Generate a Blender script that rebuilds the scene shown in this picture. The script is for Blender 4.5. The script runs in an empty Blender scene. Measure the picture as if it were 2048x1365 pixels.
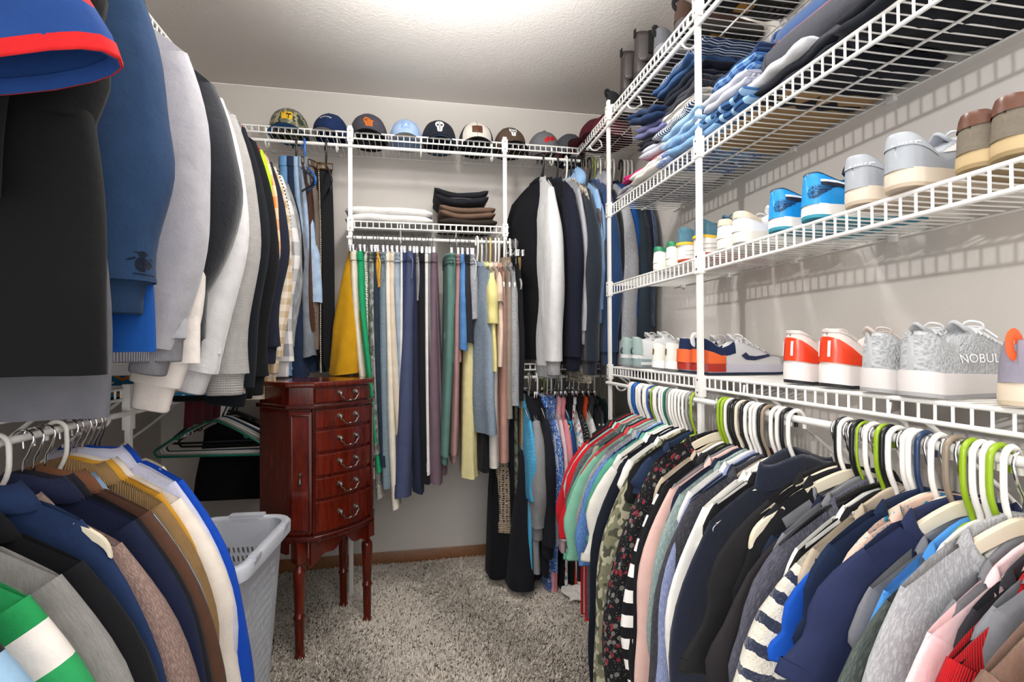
import bpy, bmesh, math, random
import numpy as np
from math import sin, cos, pi, radians, sqrt
from mathutils import Vector, Matrix
from mathutils.bvhtree import BVHTree
SC = bpy.context.scene
COL = SC.collection
# ---------------------------------------------------------------- camera, world, lights, exposure
cam_d = bpy.data.cameras.new('camera'); cam = bpy.data.objects.new('camera', cam_d); COL.objects.link(cam)
cam_d.sensor_width = 36.0; cam_d.lens = 36.0 * 1020.6 / 2048; cam_d.clip_start = 0.02
YAW, PITCH, ROLL = radians(10.873), radians(0.4716), radians(-0.284)
_f = Vector((sin(YAW)*cos(PITCH), cos(YAW)*cos(PITCH), sin(PITCH))); _r = Vector((cos(YAW), -sin(YAW), 0)); _u = _r.cross(_f)
_r2 = _r*cos(ROLL)+_u*sin(ROLL); _u2 = -_r*sin(ROLL)+_u*cos(ROLL)
cam.matrix_world = Matrix(((_r2.x,_u2.x,-_f.x,0),(_r2.y,_u2.y,-_f.y,0),(_r2.z,_u2.z,-_f.z,1.135),(0,0,0,1)))
SC.camera = cam
W = bpy.data.worlds.new('world'); SC.world = W; W.use_nodes = True
W.node_tree.nodes['Background'].inputs[0].default_value = (1.0, 0.98, 0.96, 1)
W.node_tree.nodes['Background'].inputs[1].default_value = 1.05
def lamp(name, kind, loc, energy, size, col=(1,1,1), target=None):
    d = bpy.data.lights.new(name, kind); d.energy = energy; d.color = col
    if kind == 'AREA': d.shape = 'DISK'; d.size = size
    else: d.shadow_soft_size = size
    o = bpy.data.objects.new(name, d); o.location = loc; COL.objects.link(o)
    if target: o.rotation_euler = (Vector(target)-Vector(loc)).to_track_quat('-Z','Y').to_euler()
    return o
lamp('ceiling_bulb', 'POINT', (0.10, 1.55, 2.29), 10, 0.06, (1.0, 0.99, 0.975))
lamp('bedroom_lamp', 'POINT', (-2.60, -1.40, 2.05), 150, 0.04, (1.0, 0.99, 0.98))
fl = lamp('photo_flash', 'SPOT', (0.05, -0.10, 1.50), 520, 0.05, (1.0, 0.995, 0.99), (0.10, 0.85, 2.44))
fl.data.spot_size = radians(58); fl.data.spot_blend = 1.0
SC.view_settings.view_transform = 'Standard'; SC.view_settings.look = 'None'
SC.view_settings.gamma = 1; SC.view_settings.use_curve_mapping = False
SC.view_settings.exposure = 0.90
# ---------------------------------------------------------------- helpers
RNG = random.Random(7)
def lin(h):
    if not isinstance(h, str): return tuple(h)[:3]+(1,)
    h = h.lstrip('#'); o = []
    for i in (0,2,4):
        c = int(h[i:i+2],16)/255; o.append(c/12.92 if c <= .04045 else ((c+.055)/1.055)**2.4)
    return tuple(o)+(1,)
class NT:                                            # thin wrapper on a node tree
    def __init__(s, name):
        s.m = bpy.data.materials.new(name); s.m.use_nodes = True; s.t = s.m.node_tree
        s.b = s.t.nodes['Principled BSDF']
    def n(s, ty, **k):
        nd = s.t.nodes.new(ty)
        for a, v in k.items():
            if a.startswith('i_'):
                key = a[2:]; key = int(key) if key.isdigit() else key.replace('_',' ')
                s.set(nd.inputs[key], v)
            else: setattr(nd, a, v)
        return nd
    def set(s, inp, v):
        if isinstance(v, bpy.types.NodeSocket): s.t.links.new(v, inp)
        else: inp.default_value = v
    def P(s, key, v): s.set(s.b.inputs[key], v)
    def mix(s, f, a, b):
        nd = s.n('ShaderNodeMix', data_type='RGBA'); s.set(nd.inputs[0], f); s.set(nd.inputs[6], a); s.set(nd.inputs[7], b); return nd.outputs[2]
    def math(s, op, a, b=0.0, c=0.0):
        nd = s.n('ShaderNodeMath', operation=op); s.set(nd.inputs[0], a); s.set(nd.inputs[1], b); s.set(nd.inputs[2], c); return nd.outputs[0]
    def coord(s, which='UV', scale=None):
        o = s.n('ShaderNodeTexCoord').outputs[which]
        if scale is not None:
            mp = s.n('ShaderNodeMapping'); s.set(mp.inputs[0], o); mp.inputs['Scale'].default_value = scale; o = mp.outputs[0]
        return o
    def noise(s, vec, scale, detail=2.0, rough=.5):
        nd = s.n('ShaderNodeTexNoise'); s.set(nd.inputs['Vector'], vec); nd.inputs['Scale'].default_value = scale
        nd.inputs['Detail'].default_value = detail; nd.inputs['Roughness'].default_value = rough; return nd.outputs['Fac']
    def voro(s, vec, scale, feature='F1', rnd=1.0):
        nd = s.n('ShaderNodeTexVoronoi', feature=feature); s.set(nd.inputs['Vector'], vec); nd.inputs['Scale'].default_value = scale
        nd.inputs['Randomness'].default_value = rnd; return nd
    def gt(s, a, th): return s.math('GREATER_THAN', a, th)
    def bump(s, h, strength, dist, prev=None):
        nd = s.n('ShaderNodeBump'); nd.inputs['Strength'].default_value = strength; nd.inputs['Distance'].default_value = dist
        s.set(nd.inputs['Height'], h)
        if prev is not None: s.set(nd.inputs['Normal'], prev)
        return nd.outputs[0]
_MC = {}
def plain(name, col, rough=.5, metal=0, bump=None, spec=.5, **kw):
    key = ('plain', name, str(col), rough, metal, bump, spec)
    if key in _MC: return _MC[key]
    N = NT(name); N.P('Base Color', lin(col)); N.P('Roughness', rough); N.P('Metallic', metal); N.P('Specular IOR Level', spec)
    if bump: N.P('Normal', N.bump(N.noise(N.coord('Object'), bump[0], 3), bump[1], bump[2]))
    _MC[key] = N.m; return N.m
def cloth(c1, kind='plain', c2=None, c3=None, s=1.0, rough=.92):
    """fabric by weave / print; UV is in metres: u around, v down the piece"""
    key = ('cloth', str(c1), kind, str(c2), str(c3), s, rough)
    if key in _MC: return _MC[key]
    N = NT('fabric_'+kind); uv = N.coord('UV'); ob = N.coord('Object')
    a = lin(c1); b = lin(c2) if c2 else tuple(min(1,x*1.7+.02) for x in a[:3])+(1,); c = lin(c3) if c3 else b
    sep = N.n('ShaderNodeSeparateXYZ'); N.set(sep.inputs[0], uv); U, V = sep.outputs[0], sep.outputs[1]
    fine = N.noise(ob, 700, 2); soft = N.noise(ob, 28, 3)
    col = None; bmp = N.bump(fine, .25, .0008); sheen = .03
    if kind in ('plain','satin'): col = a
    elif kind == 'heather': col = N.mix(N.gt(N.math('ADD', N.noise(N.coord('UV', (420,90,1)), 1.0, 3, .7), 0.0), .53), a, b); 
    elif kind == 'fleece': col = a; bmp = N.bump(N.noise(ob, 160, 5, .7), .5, .002); sheen = .3
    elif kind == 'fuzzy': 
        w = N.noise(N.coord('UV', (160,30,1)), 1.0, 5, .75); col = N.mix(w, a, b); bmp = N.bump(w, .9, .008); sheen = .4
    elif kind == 'knit':
        w = N.n('ShaderNodeTexWave', wave_type='BANDS', bands_direction='DIAGONAL'); N.set(w.inputs[0], N.coord('UV', (1,1,1))); w.inputs['Scale'].default_value = 45/s; w.inputs['Distortion'].default_value = 2
        v = N.voro(uv, 170/s).outputs['Distance']; col = N.mix(v, a, b); bmp = N.bump(v, .8, .003); sheen = .2
    elif kind == 'waffle':
        x = N.math('SINE', N.math('MULTIPLY', N.math('ADD', U, V), 900/s)); y = N.math('SINE', N.math('MULTIPLY', N.math('SUBTRACT', U, V), 900/s))
        g = N.math('MULTIPLY', x, y); col = N.mix(N.math('MULTIPLY_ADD', g, .5, .5), a, b); bmp = N.bump(g, .6, .002)
    elif kind == 'rib':
        g = N.math('SINE', N.math('MULTIPLY', U, 1400/s)); col = N.mix(N.math('MULTIPLY_ADD', g, .5, .5), a, b); bmp = N.bump(g, .6, .002)
    elif kind == 'cable':
        g = N.voro(N.coord('UV', (60/s,28/s,1)), 1.0).outputs['Distance']; col = N.mix(g, b, a); bmp = N.bump(g, 1.0, -.006); sheen = .2
    elif kind == 'denim':
        w = N.noise(N.coord('UV', (900,120,1)), 1.0, 3, .7); fade = N.math('MULTIPLY_ADD', soft, 1.6, -.35)
        col = N.mix(N.math('MULTIPLY_ADD', w, .5, N.math('MULTIPLY', fade, .45)), a, b); bmp = N.bump(w, .3, .001)
    elif kind == 'stripe':          # across the piece
        f = N.math('FRACT', N.math('MULTIPLY', V, 1/(.03*s))); col = N.mix(N.gt(f, .5), a, b)
    elif kind == 'fuzzstripe':
        f = N.math('FRACT', N.math('ADD', N.math('MULTIPLY', V, 1/(.03*s)), N.math('MULTIPLY', N.noise(ob, 60, 3), .35))); col = N.mix(N.gt(f, .62), a, b)
        bmp = N.bump(N.noise(ob, 110, 4, .7), 1.0, .009); sheen = .4
    elif kind == 'vstripe':
        f = N.math('FRACT', N.math('MULTIPLY', U, 1/(.02*s))); col = N.mix(N.gt(f, .55), a, b)
    elif kind == 'bands':           # three-colour wide bands
        f = N.math('FRACT', N.math('ADD', N.math('MULTIPLY', V, 1/(.3*s)), .1)); col = N.mix(N.gt(f, .66), N.mix(N.gt(f, .33), a, b), c)
    elif kind == 'plaid':
        fu = N.gt(N.math('FRACT', N.math('MULTIPLY', U, 1/(.1*s))), .5); fv = N.gt(N.math('FRACT', N.math('MULTIPLY', V, 1/(.1*s))), .5)
        col = N.mix(N.math('MULTIPLY', N.math('ADD', fu, fv), .5), a, b)
    elif kind == 'tartan':
        fu = N.gt(N.math('FRACT', N.math('MULTIPLY', U, 1/(.05*s))), .7); fv = N.gt(N.math('FRACT', N.math('MULTIPLY', V, 1/(.05*s))), .7)
        col = N.mix(fv, N.mix(fu, a, b), c)
    elif kind == 'camo':
        n1 = N.noise(N.coord('UV', (1,1,1)), 22/s, 1); n2 = N.noise(N.coord('UV', (1.3,1.1,1)), 30/s, 1)
        col = N.mix(N.gt(n2, .55), N.mix(N.gt(n1, .52), a, b), c)
    elif kind == 'floral':
        v = N.voro(uv, 60/s); m = N.math('LESS_THAN', v.outputs['Distance'], .36); pick = N.n('ShaderNodeSeparateColor'); N.set(pick.inputs[0], v.outputs['Color'])
        col = N.mix(m, a, N.mix(N.gt(pick.outputs[0], .5), b, c))
        d = N.voro(N.coord('UV',(1,1,1)), 170/s); col = N.mix(N.math('LESS_THAN', d.outputs['Distance'], .22), col, b)
    elif kind == 'leaves':
        v = N.voro(N.coord('UV', (26/s,60/s,1)), 1.0, 'DISTANCE_TO_EDGE'); col = N.mix(N.math('LESS_THAN', v.outputs[0], .07), a, b)
    elif kind == 'dots':
        v = N.voro(uv, 75/s, rnd=.25); col = N.mix(N.math('LESS_THAN', v.outputs['Distance'], .2), a, b)
    elif kind == 'skulls':          # round sugar-skull faces on a bright ground
        v = N.voro(uv, 17/s, rnd=.55); d = v.outputs['Distance']; pick = N.n('ShaderNodeSeparateColor'); N.set(pick.inputs[0], v.outputs['Color'])
        face = N.mix(N.gt(pick.outputs[1], .5), b, lin('#e8b868')); face = N.mix(N.math('LESS_THAN', N.voro(uv, 75/s).outputs['Distance'], .33), face, lin('#2a1a1c'))
        col = N.mix(N.math('LESS_THAN', d, .44), N.mix(N.math('LESS_THAN', N.voro(uv, 55/s).outputs['Distance'], .2), a, c), N.mix(N.math('LESS_THAN', d, .36), lin('#201a22'), face))
    elif kind == 'aztec':
        x = N.math('PINGPONG', N.math('MULTIPLY', U, 38/s), 1.0); y = N.math('PINGPONG', N.math('MULTIPLY', V, 38/s), 1.0); dd = N.math('ADD', x, y)
        dd = N.math('SNAP', dd, .17); col = N.mix(N.gt(dd, .45), c, N.mix(N.gt(dd, .8), b, N.mix(N.gt(dd, 1.5), a, lin('#e8e2d6'))))
    elif kind == 'tiedye':
        col = N.mix(N.noise(uv, 16/s, 3), a, b)
    elif kind == 'lace':
        v = N.voro(uv, 95/s, rnd=.3); hole = N.math('LESS_THAN', v.outputs['Distance'], .3); col = a; bmp = N.bump(v.outputs['Distance'], .9, -.006)
        N.P('Alpha', N.math('SUBTRACT', 1.0, hole))
    elif kind == 'quilt':
        f = N.math('PINGPONG', N.math('MULTIPLY', V, 1/(.03*s)), 1.0); col = a; bmp = N.bump(N.math('POWER', f, .4), .8, .008)
    if kind not in ('skulls',):
        tint = N.math('MULTIPLY_ADD', soft, .30, .85)
        mx = N.n('ShaderNodeMix', data_type='RGBA', blend_type='MULTIPLY'); mx.inputs[0].default_value = 1; N.set(mx.inputs[6], col); N.set(mx.inputs[7], tint); col = mx.outputs[2]
    bmp = N.bump(N.noise(ob, 17, 4, .6), .35, .012, bmp)
    N.P('Base Color', col); N.P('Normal', bmp); N.P('Roughness', .45 if kind == 'satin' else rough)
    N.P('Specular IOR Level', .25); N.P('Sheen Weight', sheen); N.P('Sheen Roughness', .5)
    _MC[key] = N.m; return N.m
def wood(name, dark, light, rough=.25, scale=(3,3,30), coat=.0):
    N = NT(name); w = N.noise(N.coord('Object', scale), 3.0, 6, .65); 
    N.P('Base Color', N.mix(N.math('MULTIPLY_ADD', w, 1.8, -.4), lin(dark), lin(light))); N.P('Roughness', rough); N.P('Coat Weight', coat); N.P('Coat Roughness', .12); return N.m
# ---- objects
def link(name, me, parent=None, loc=(0,0,0), rot=(0,0,0)):
    o = bpy.data.objects.new(name, me); COL.objects.link(o); o.location = loc; o.rotation_euler = rot
    if parent is not None: o.parent = parent
    return o
def tag(o, label, cat, group=None):
    o['label'] = label; o['category'] = cat
    if group: o['group'] = group
    return o
def thing(name, label, cat, loc=(0,0,0), rz=0, group=None, rot=None):
    o = bpy.data.objects.new(name, None); COL.objects.link(o); o.location = loc; o.rotation_euler = rot or (0,0,rz); o.empty_display_size = .02
    return tag(o, label, cat, group)
class MB:
    """collects vertices (n,3), faces and uv into one mesh"""
    def __init__(s): s.V = []; s.F = []; s.UV = {}; s.n = 0; s.M = []; s.mi = 0
    def add(s, V, F, uv=None):
        V = np.asarray(V, float).reshape(-1,3); s.V.append(V)
        k = len(s.F)
        for i, f in enumerate(F):
            s.F.append([int(x)+s.n for x in f]); s.M.append(s.mi)
            if uv is not None: s.UV[k+i] = [uv[int(x)] if not isinstance(uv, dict) else uv[(i, j)] for j, x in enumerate(f)]
        s.n += len(V); return s
    def grid(s, P, cu=False, cv=False, cap0=False, cap1=False, uv=None):
        """P[i][j] rings; cu closes j"""
        P = np.asarray(P, float); ni, nj = P.shape[:2]; F = []; uvd = {}
        for i in range(ni-(0 if cv else 1)):
            for j in range(nj-(0 if cu else 1)):
                a, b = i, (i+1) % ni; c, d = j, (j+1) % nj
                if uv is not None:
                    k = len(F); U1 = uv[1]; V0, V1 = uv[0][a], uv[0][b]
                    u0, u1 = U1[j], U1[j+1]
                    uvd[(k,0)] = (u0, V0); uvd[(k,1)] = (u1, V0); uvd[(k,2)] = (u1, V1); uvd[(k,3)] = (u0, V1)
                F.append((a*nj+c, a*nj+d, b*nj+d, b*nj+c))
        nb = len(F)
        if cap0: F.append(tuple(range(nj-1,-1,-1)))
        if cap1: F.append(tuple((ni-1)*nj+j for j in range(nj)))
        if uv is not None:
            for k in range(nb, len(F)):
                for j in range(nj): uvd[(k,j)] = (0.0, uv[0][0])
        return s.add(P.reshape(-1,3), F, uvd if uv is not None else None)
    def tube(s, path, r, n=8, closed=False, caps=True, flat=1.0):
        P = np.asarray(path, float); m = len(P); r = np.broadcast_to(np.asarray(r, float), (m,))
        if closed: T = np.roll(P,-1,0)-np.roll(P,1,0)
        else: T = np.gradient(P, axis=0)
        T /= np.linalg.norm(T, axis=1)[:,None]+1e-12
        ref = np.array((0,0,1.)) if abs(T[0][2]) < .9 else np.array((0,1.,0))
        N = np.cross(ref, T[0]); N /= np.linalg.norm(N); R = []
        for i in range(m):
            N = N-T[i]*(N@T[i]); N /= np.linalg.norm(N)+1e-12; B = np.cross(T[i], N)
            a = np.arange(n)*2*pi/n
            R.append(P[i]+r[i]*(np.cos(a)[:,None]*N*flat+np.sin(a)[:,None]*B))
        return s.grid(R, cu=True, cv=closed, cap0=caps and not closed, cap1=caps and not closed)
    def lathe(s, prof, n=16, c=(0,0,0), axis='z'):
        a = np.arange(n)*2*pi/n; R = []
        for rr, z in prof:
            ring = np.stack([rr*np.cos(a), rr*np.sin(a), np.full(n, z)], 1)
            if axis == 'x': ring = ring[:, [2,0,1]]
            if axis == 'y': ring = ring[:, [1,2,0]]
            R.append(ring+np.array(c))
        return s.grid(R, cu=True, cap0=True, cap1=True)
    def box(s, c, d, b=0.0, rot=None):
        bm = bmesh.new(); bmesh.ops.create_cube(bm, size=1.0)
        for v in bm.verts: v.co = Vector((v.co.x*d[0], v.co.y*d[1], v.co.z*d[2]))
        if b > 0: bmesh.ops.bevel(bm, geom=list(bm.edges), offset=b, segments=2, affect='EDGES', profile=.7)
        if rot is not None: bmesh.ops.rotate(bm, verts=bm.verts, matrix=rot)
        bm.verts.index_update()
        s.add([tuple(v.co+Vector(c)) for v in bm.verts], [[v.index for v in f.verts] for f in bm.faces]); bm.free(); return s
    def prism(s, poly, z0, z1, b=0.0, seg=2, f=None):
        """extrude an xy outline from z0 to z1"""
        bm = bmesh.new(); vs = [bm.verts.new((x, y, z0)) for x, y in poly]; fc = bm.faces.new(vs)
        if fc.normal.z > 0 or True:
            bm.normal_update()
            if fc.normal.z > 0: fc.normal_flip()
        r = bmesh.ops.extrude_face_region(bm, geom=[fc]); top = [g for g in r['geom'] if isinstance(g, bmesh.types.BMVert)]
        bmesh.ops.translate(bm, verts=top, vec=(0,0,z1-z0)); bm.normal_update()
        if b > 0:
            ed = [e for e in bm.edges if abs(e.verts[0].co.z-e.verts[1].co.z) < 1e-7]; bmesh.ops.bevel(bm, geom=ed, offset=b, segments=seg, affect='EDGES', profile=.6)
        bm.verts.index_update(); V = np.array([tuple(v.co) for v in bm.verts])
        if f is not None: V = np.array([f(*v) for v in V])
        s.add(V, [[v.index for v in q.verts] for q in bm.faces]); bm.free(); return s
    def mesh(s, name, mat, smooth=True):
        me = bpy.data.meshes.new(name); V = np.concatenate(s.V) if s.V else np.zeros((0,3))
        me.from_pydata(V.tolist(), [], s.F)
        for m in (mat if isinstance(mat, (list,tuple)) else [mat]): me.materials.append(m)
        if isinstance(mat, (list,tuple)): me.polygons.foreach_set('material_index', s.M)
        if s.UV:
            l = me.uv_layers.new(name='UVMap'); buf = np.zeros((len(me.loops),2)); k = 0
            for i, f in enumerate(s.F):
                if i in s.UV: buf[k:k+len(f)] = s.UV[i]
                k += len(f)
            l.data.foreach_set('uv', buf.ravel())
        if smooth: me.polygons.foreach_set('use_smooth', [True]*len(me.polygons))
        me.update()
        if smooth and not s.UV: me.set_sharp_from_angle(angle=radians(48))
        return me
    def build(s, name, mat, parent=None, loc=(0,0,0), smooth=True, rot=(0,0,0)):
        return link(name, s.mesh(name, mat, smooth), parent, loc, rot)
def sharp(o, ang=35):
    try: o.data.set_sharp_from_angle(angle=radians(ang))
    except Exception: pass
    return o
def arc(c, r, a0, a1, n, plane='xz'):
    out = []
    for i in range(n):
        a = radians(a0+(a1-a0)*i/(n-1)); p = (c[0]+r*cos(a), c[1]+r*sin(a)) if plane == 'xy' else None
        out.append((c[0]+r*cos(a), c[1], c[2]+r*sin(a)) if plane == 'xz' else ((c[0], c[1]+r*cos(a), c[2]+r*sin(a)) if plane == 'yz' else (c[0]+r*cos(a), c[1]+r*sin(a), c[2])))
    return out
def spline(pts, n):
    P = np.asarray(pts, float); P = np.concatenate([[2*P[0]-P[1]], P, [2*P[-1]-P[-2]]]); out = []
    m = len(P)-3
    for k in range(n):
        t = k/(n-1)*m; i = min(int(t), m-1); u = t-i; a, b, c, d = P[i:i+4]
        out.append(.5*((2*b)+(c-a)*u+(2*a-5*b+4*c-d)*u*u+(3*b-a-3*c+d)*u**3))
    return np.array(out)
def copy_tree(o, parent=None):
    c = o.copy(); COL.objects.link(c)
    if parent is not None: c.parent = parent
    for ch in o.children: copy_tree(ch, c)
    return c
def sm(t, a=0, b=1):
    t = np.clip((np.asarray(t, float)-a)/(b-a), 0, 1); return t*t*(3-2*t)
def text_mesh(body, size):
    c = bpy.data.curves.new('lettering', 'FONT'); c.body = body; c.size = size; c.align_x = 'CENTER'; c.align_y = 'CENTER'; c.resolution_u = 3
    o = bpy.data.objects.new('lettering', c); COL.objects.link(o); bpy.context.view_layer.update()
    me = bpy.data.meshes.new_from_object(o.evaluated_get(bpy.context.evaluated_depsgraph_get()))
    V = np.array([tuple(v.co) for v in me.vertices]); F = [list(p.vertices) for p in me.polygons]
    bpy.data.objects.remove(o); bpy.data.curves.remove(c); bpy.data.meshes.remove(me); return V, F
def poly_mesh(polys):
    """flat outlines (lists of (x,y)) -> finely triangulated flat mesh V,F"""
    bm = bmesh.new()
    for pl in polys:
        try: bm.faces.new([bm.verts.new((x,y,0)) for x,y in pl])
        except ValueError: pass
    bmesh.ops.triangulate(bm, faces=bm.faces[:])
    bm.verts.index_update(); V = np.array([tuple(v.co) for v in bm.verts]); F = [[v.index for v in f.verts] for f in bm.faces]; bm.free(); return V, F
def refine(VF, mx=.0035):
    bm = bmesh.new(); vs = [bm.verts.new(tuple(v)) for v in VF[0]]
    for f in VF[1]:
        try: bm.faces.new([vs[i] for i in f])
        except ValueError: pass
    bmesh.ops.triangulate(bm, faces=bm.faces[:])
    for _ in range(5):
        ed = [e for e in bm.edges if e.calc_length() > mx]
        if not ed or len(bm.faces) > 2500: break
        bmesh.ops.subdivide_edges(bm, edges=ed, cuts=1); bmesh.ops.triangulate(bm, faces=bm.faces[:])
    bm.verts.index_update(); V = np.array([tuple(v.co) for v in bm.verts]); F = [[v.index for v in f.verts] for f in bm.faces]; bm.free(); return V, F
def decal(name, VF, mat, target, origin, xa, ya, off=.0012, reach=.3):
    """press a flat outline onto a part's surface (embroidery, print, lettering)"""
    V, F = refine(VF); xa = Vector(xa).normalized(); ya = Vector(ya).normalized(); na = xa.cross(ya)
    me = target.data; bvh = BVHTree.FromPolygons([v.co for v in me.vertices], [list(p.vertices) for p in me.polygons])
    out = []; bad = set()
    for i, (x, y, _) in enumerate(V):
        p = Vector(origin)+xa*float(x)+ya*float(y); h = bvh.ray_cast(p+na*reach*.5, -na, reach)
        if h[0] is None: bad.add(i)
        out.append(tuple(h[0]+na*off) if h[0] is not None else tuple(p))
    F = [f for f in F if not bad.intersection(f)]
    used = sorted({i for f in F for i in f}); rm = {k: j for j, k in enumerate(used)}; out = [out[i] for i in used]; F = [[rm[i] for i in f] for f in F]
    return MB().add(out, F).build(name, mat, target.parent if target.parent else target, smooth=True)
def circle(cx, cy, r, n=20, sx=1, sy=1): return [(cx+r*sx*cos(2*pi*i/n), cy+r*sy*sin(2*pi*i/n)) for i in range(n)]

# ---------------------------------------------------------------- room shell
XR, XL, YB, ZC = 1.12, -1.20, 2.741, 2.44
def struct(o): o['kind'] = 'structure'; return o
def wallmat(name, col, bs=220, strength=.12):
    N = NT(name); ob = N.coord('Object'); n1 = N.noise(ob, bs, 4, .6); n2 = N.noise(ob, 1.3, 3)
    N.P('Base Color', N.mix(N.math('MULTIPLY', n2, .25), lin(col), tuple(x*.93 for x in lin(col)[:3])+(1,))); N.P('Roughness', .75); N.P('Specular IOR Level', .25)
    N.P('Normal', N.bump(n1, strength, .004)); return N.m
M_WALL = wallmat('wall_paint', '#dad4cd'); M_CEIL = wallmat('ceiling_texture', '#d8d3cd', 90, .55)
struct(MB().box((( XL+XR)/2, YB+.05, ZC/2), (XR-XL+.2, .1, ZC)).build('wall_back', M_WALL))
struct(MB().box((XR+.05, 1.27, ZC/2), (.1, 2.94, ZC)).build('wall_right', M_WALL))
struct(MB().box((XL-.05, 1.31, ZC/2), (.1, 2.86, ZC)).build('wall_left', M_WALL))
struct(MB().box(((XL+XR)/2, 1.27, ZC+.05), (XR-XL+.2, 2.94, .1)).build('ceiling', M_CEIL))
# carpet: a floor slab with real pile tufts on top
N = NT('carpet_backing'); ob = N.coord('Object'); n = N.noise(ob, 60, 4, .7)
N.P('Base Color', N.mix(n, lin('#5d544b'), lin('#8f857a'))); N.P('Roughness', 1); N.P('Specular IOR Level', .05); N.P('Normal', N.bump(N.noise(ob, 190, 4, .7), 1, .01)); M_BACK = N.m
floor = struct(MB().box(((XL+XR)/2, 1.27, -.03), (XR-XL+.2, 2.94, .06)).build('floor', M_BACK))
N = NT('carpet_pile'); ob = N.coord('Object'); pk = N.noise(ob, 70, 3, .7); big = N.noise(ob, 5.0, 4, .7)
cc = N.mix(N.math('MULTIPLY_ADD', pk, 2.2, -.6), lin('#cdc3b5'), lin('#f2eadf')); 
cc = N.mix(N.math('LESS_THAN', N.noise(N.coord('Object'), 90, 2, .5), .385), cc, lin('#5a5148')); cc = N.mix(N.gt(big, .56), cc, N.mix(.5, cc, lin('#f0e8dd')))
N.P('Base Color', cc); N.P('Roughness', 1); N.P('Specular IOR Level', .05); N.P('Sheen Weight', .25); M_PILE = N.m
def pile(x0, x1, y0, y1, cnt, seed):
    g = np.random.default_rng(seed); cx = g.uniform(x0,x1,cnt); cy = g.uniform(y0,y1,cnt); h = g.uniform(.007,.015,cnt)
    a = g.uniform(0,2*pi,cnt); w = g.uniform(.0012,.0024,cnt); la = np.sin(cx*9+cy*4)*1.2+g.normal(0,.9,cnt); ll = g.uniform(.002,.010,cnt)
    dx, dy = np.cos(a)*w, np.sin(a)*w; tx, ty = cx+np.cos(la)*ll, cy+np.sin(la)*ll
    V = np.empty((cnt,4,3)); z = np.zeros(cnt)
    V[:,0] = np.stack([cx-dx,cy-dy,z],1); V[:,1] = np.stack([cx+dx,cy+dy,z],1); V[:,2] = np.stack([tx+dx*.9,ty+dy*.9,h],1); V[:,3] = np.stack([tx-dx*.9,ty-dy*.9,h*.97],1)
    me = bpy.data.meshes.new('carpet_pile'); me.vertices.add(cnt*4); me.vertices.foreach_set('co', V.ravel()); me.loops.add(cnt*4); me.loops.foreach_set('vertex_index', np.arange(cnt*4, dtype=np.int32))
    me.polygons.add(cnt); me.polygons.foreach_set('loop_start', np.arange(0,cnt*4,4,dtype=np.int32)); me.materials.append(M_PILE); me.update(calc_edges=True); return me
pl = link('carpet_pile', pile(XL+.3, XR-.1, .9, YB-.02, 230000, 3), floor); pl['kind'] = 'stuff'
M_OAK = wood('oak_baseboard', '#6d4526', '#a06a3c', .4, (2,30,30))
def board(L, n, place):
    prof = [(0,0),(0,.055),(.004,.062),(.010,.066),(.013,.06),(.013,0)]
    m = MB(); m.prism([(-p[0], p[1]) for p in prof], 0, L); o = m.build(n, M_OAK); place(o); return struct(sharp(o))
def pb(o): o.rotation_euler = (radians(90),0,radians(90)); o.location = (XL, YB, 0)
o = board(XR-XL, 'baseboard_back', pb)
def pbl(o): o.rotation_euler = (radians(90),0,radians(180)); o.location = (XL, YB-.013, 0)
board(2.2, 'baseboard_left', pbl)
def pbr(o): o.rotation_euler = (radians(90),0,0); o.location = (XR, .2, 0)
board(2.52, 'baseboard_right', pbr)
# flush ceiling lamp, just above the top of the frame
M_LAMPGLASS = NT('lamp_glass'); M_LAMPGLASS.P('Base Color', (1,1,1,1)); M_LAMPGLASS.P('Emission Color', (1,.97,.93,1)); M_LAMPGLASS.P('Emission Strength', 6.0)
cl = thing('ceiling_lamp', 'round flush ceiling lamp with a white metal rim at the middle of the ceiling', 'lamp', (.10, 1.55, ZC))
M_WHITE = plain('white_epoxy', '#eceae6', .35); M_WHITE2 = plain('white_plastic', '#e6e4e0', .4)
MB().lathe([(.02,-.001),(.125,-.001),(.13,-.01),(.125,-.02),(.11,-.022),(.02,-.022)], 32).build('rim', M_WHITE, cl)
MB().lathe([(.01,-.022),(.108,-.022),(.104,-.035),(.08,-.05),(.045,-.058),(.005,-.06)], 32).build('diffuser', M_LAMPGLASS.m, cl)
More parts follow.
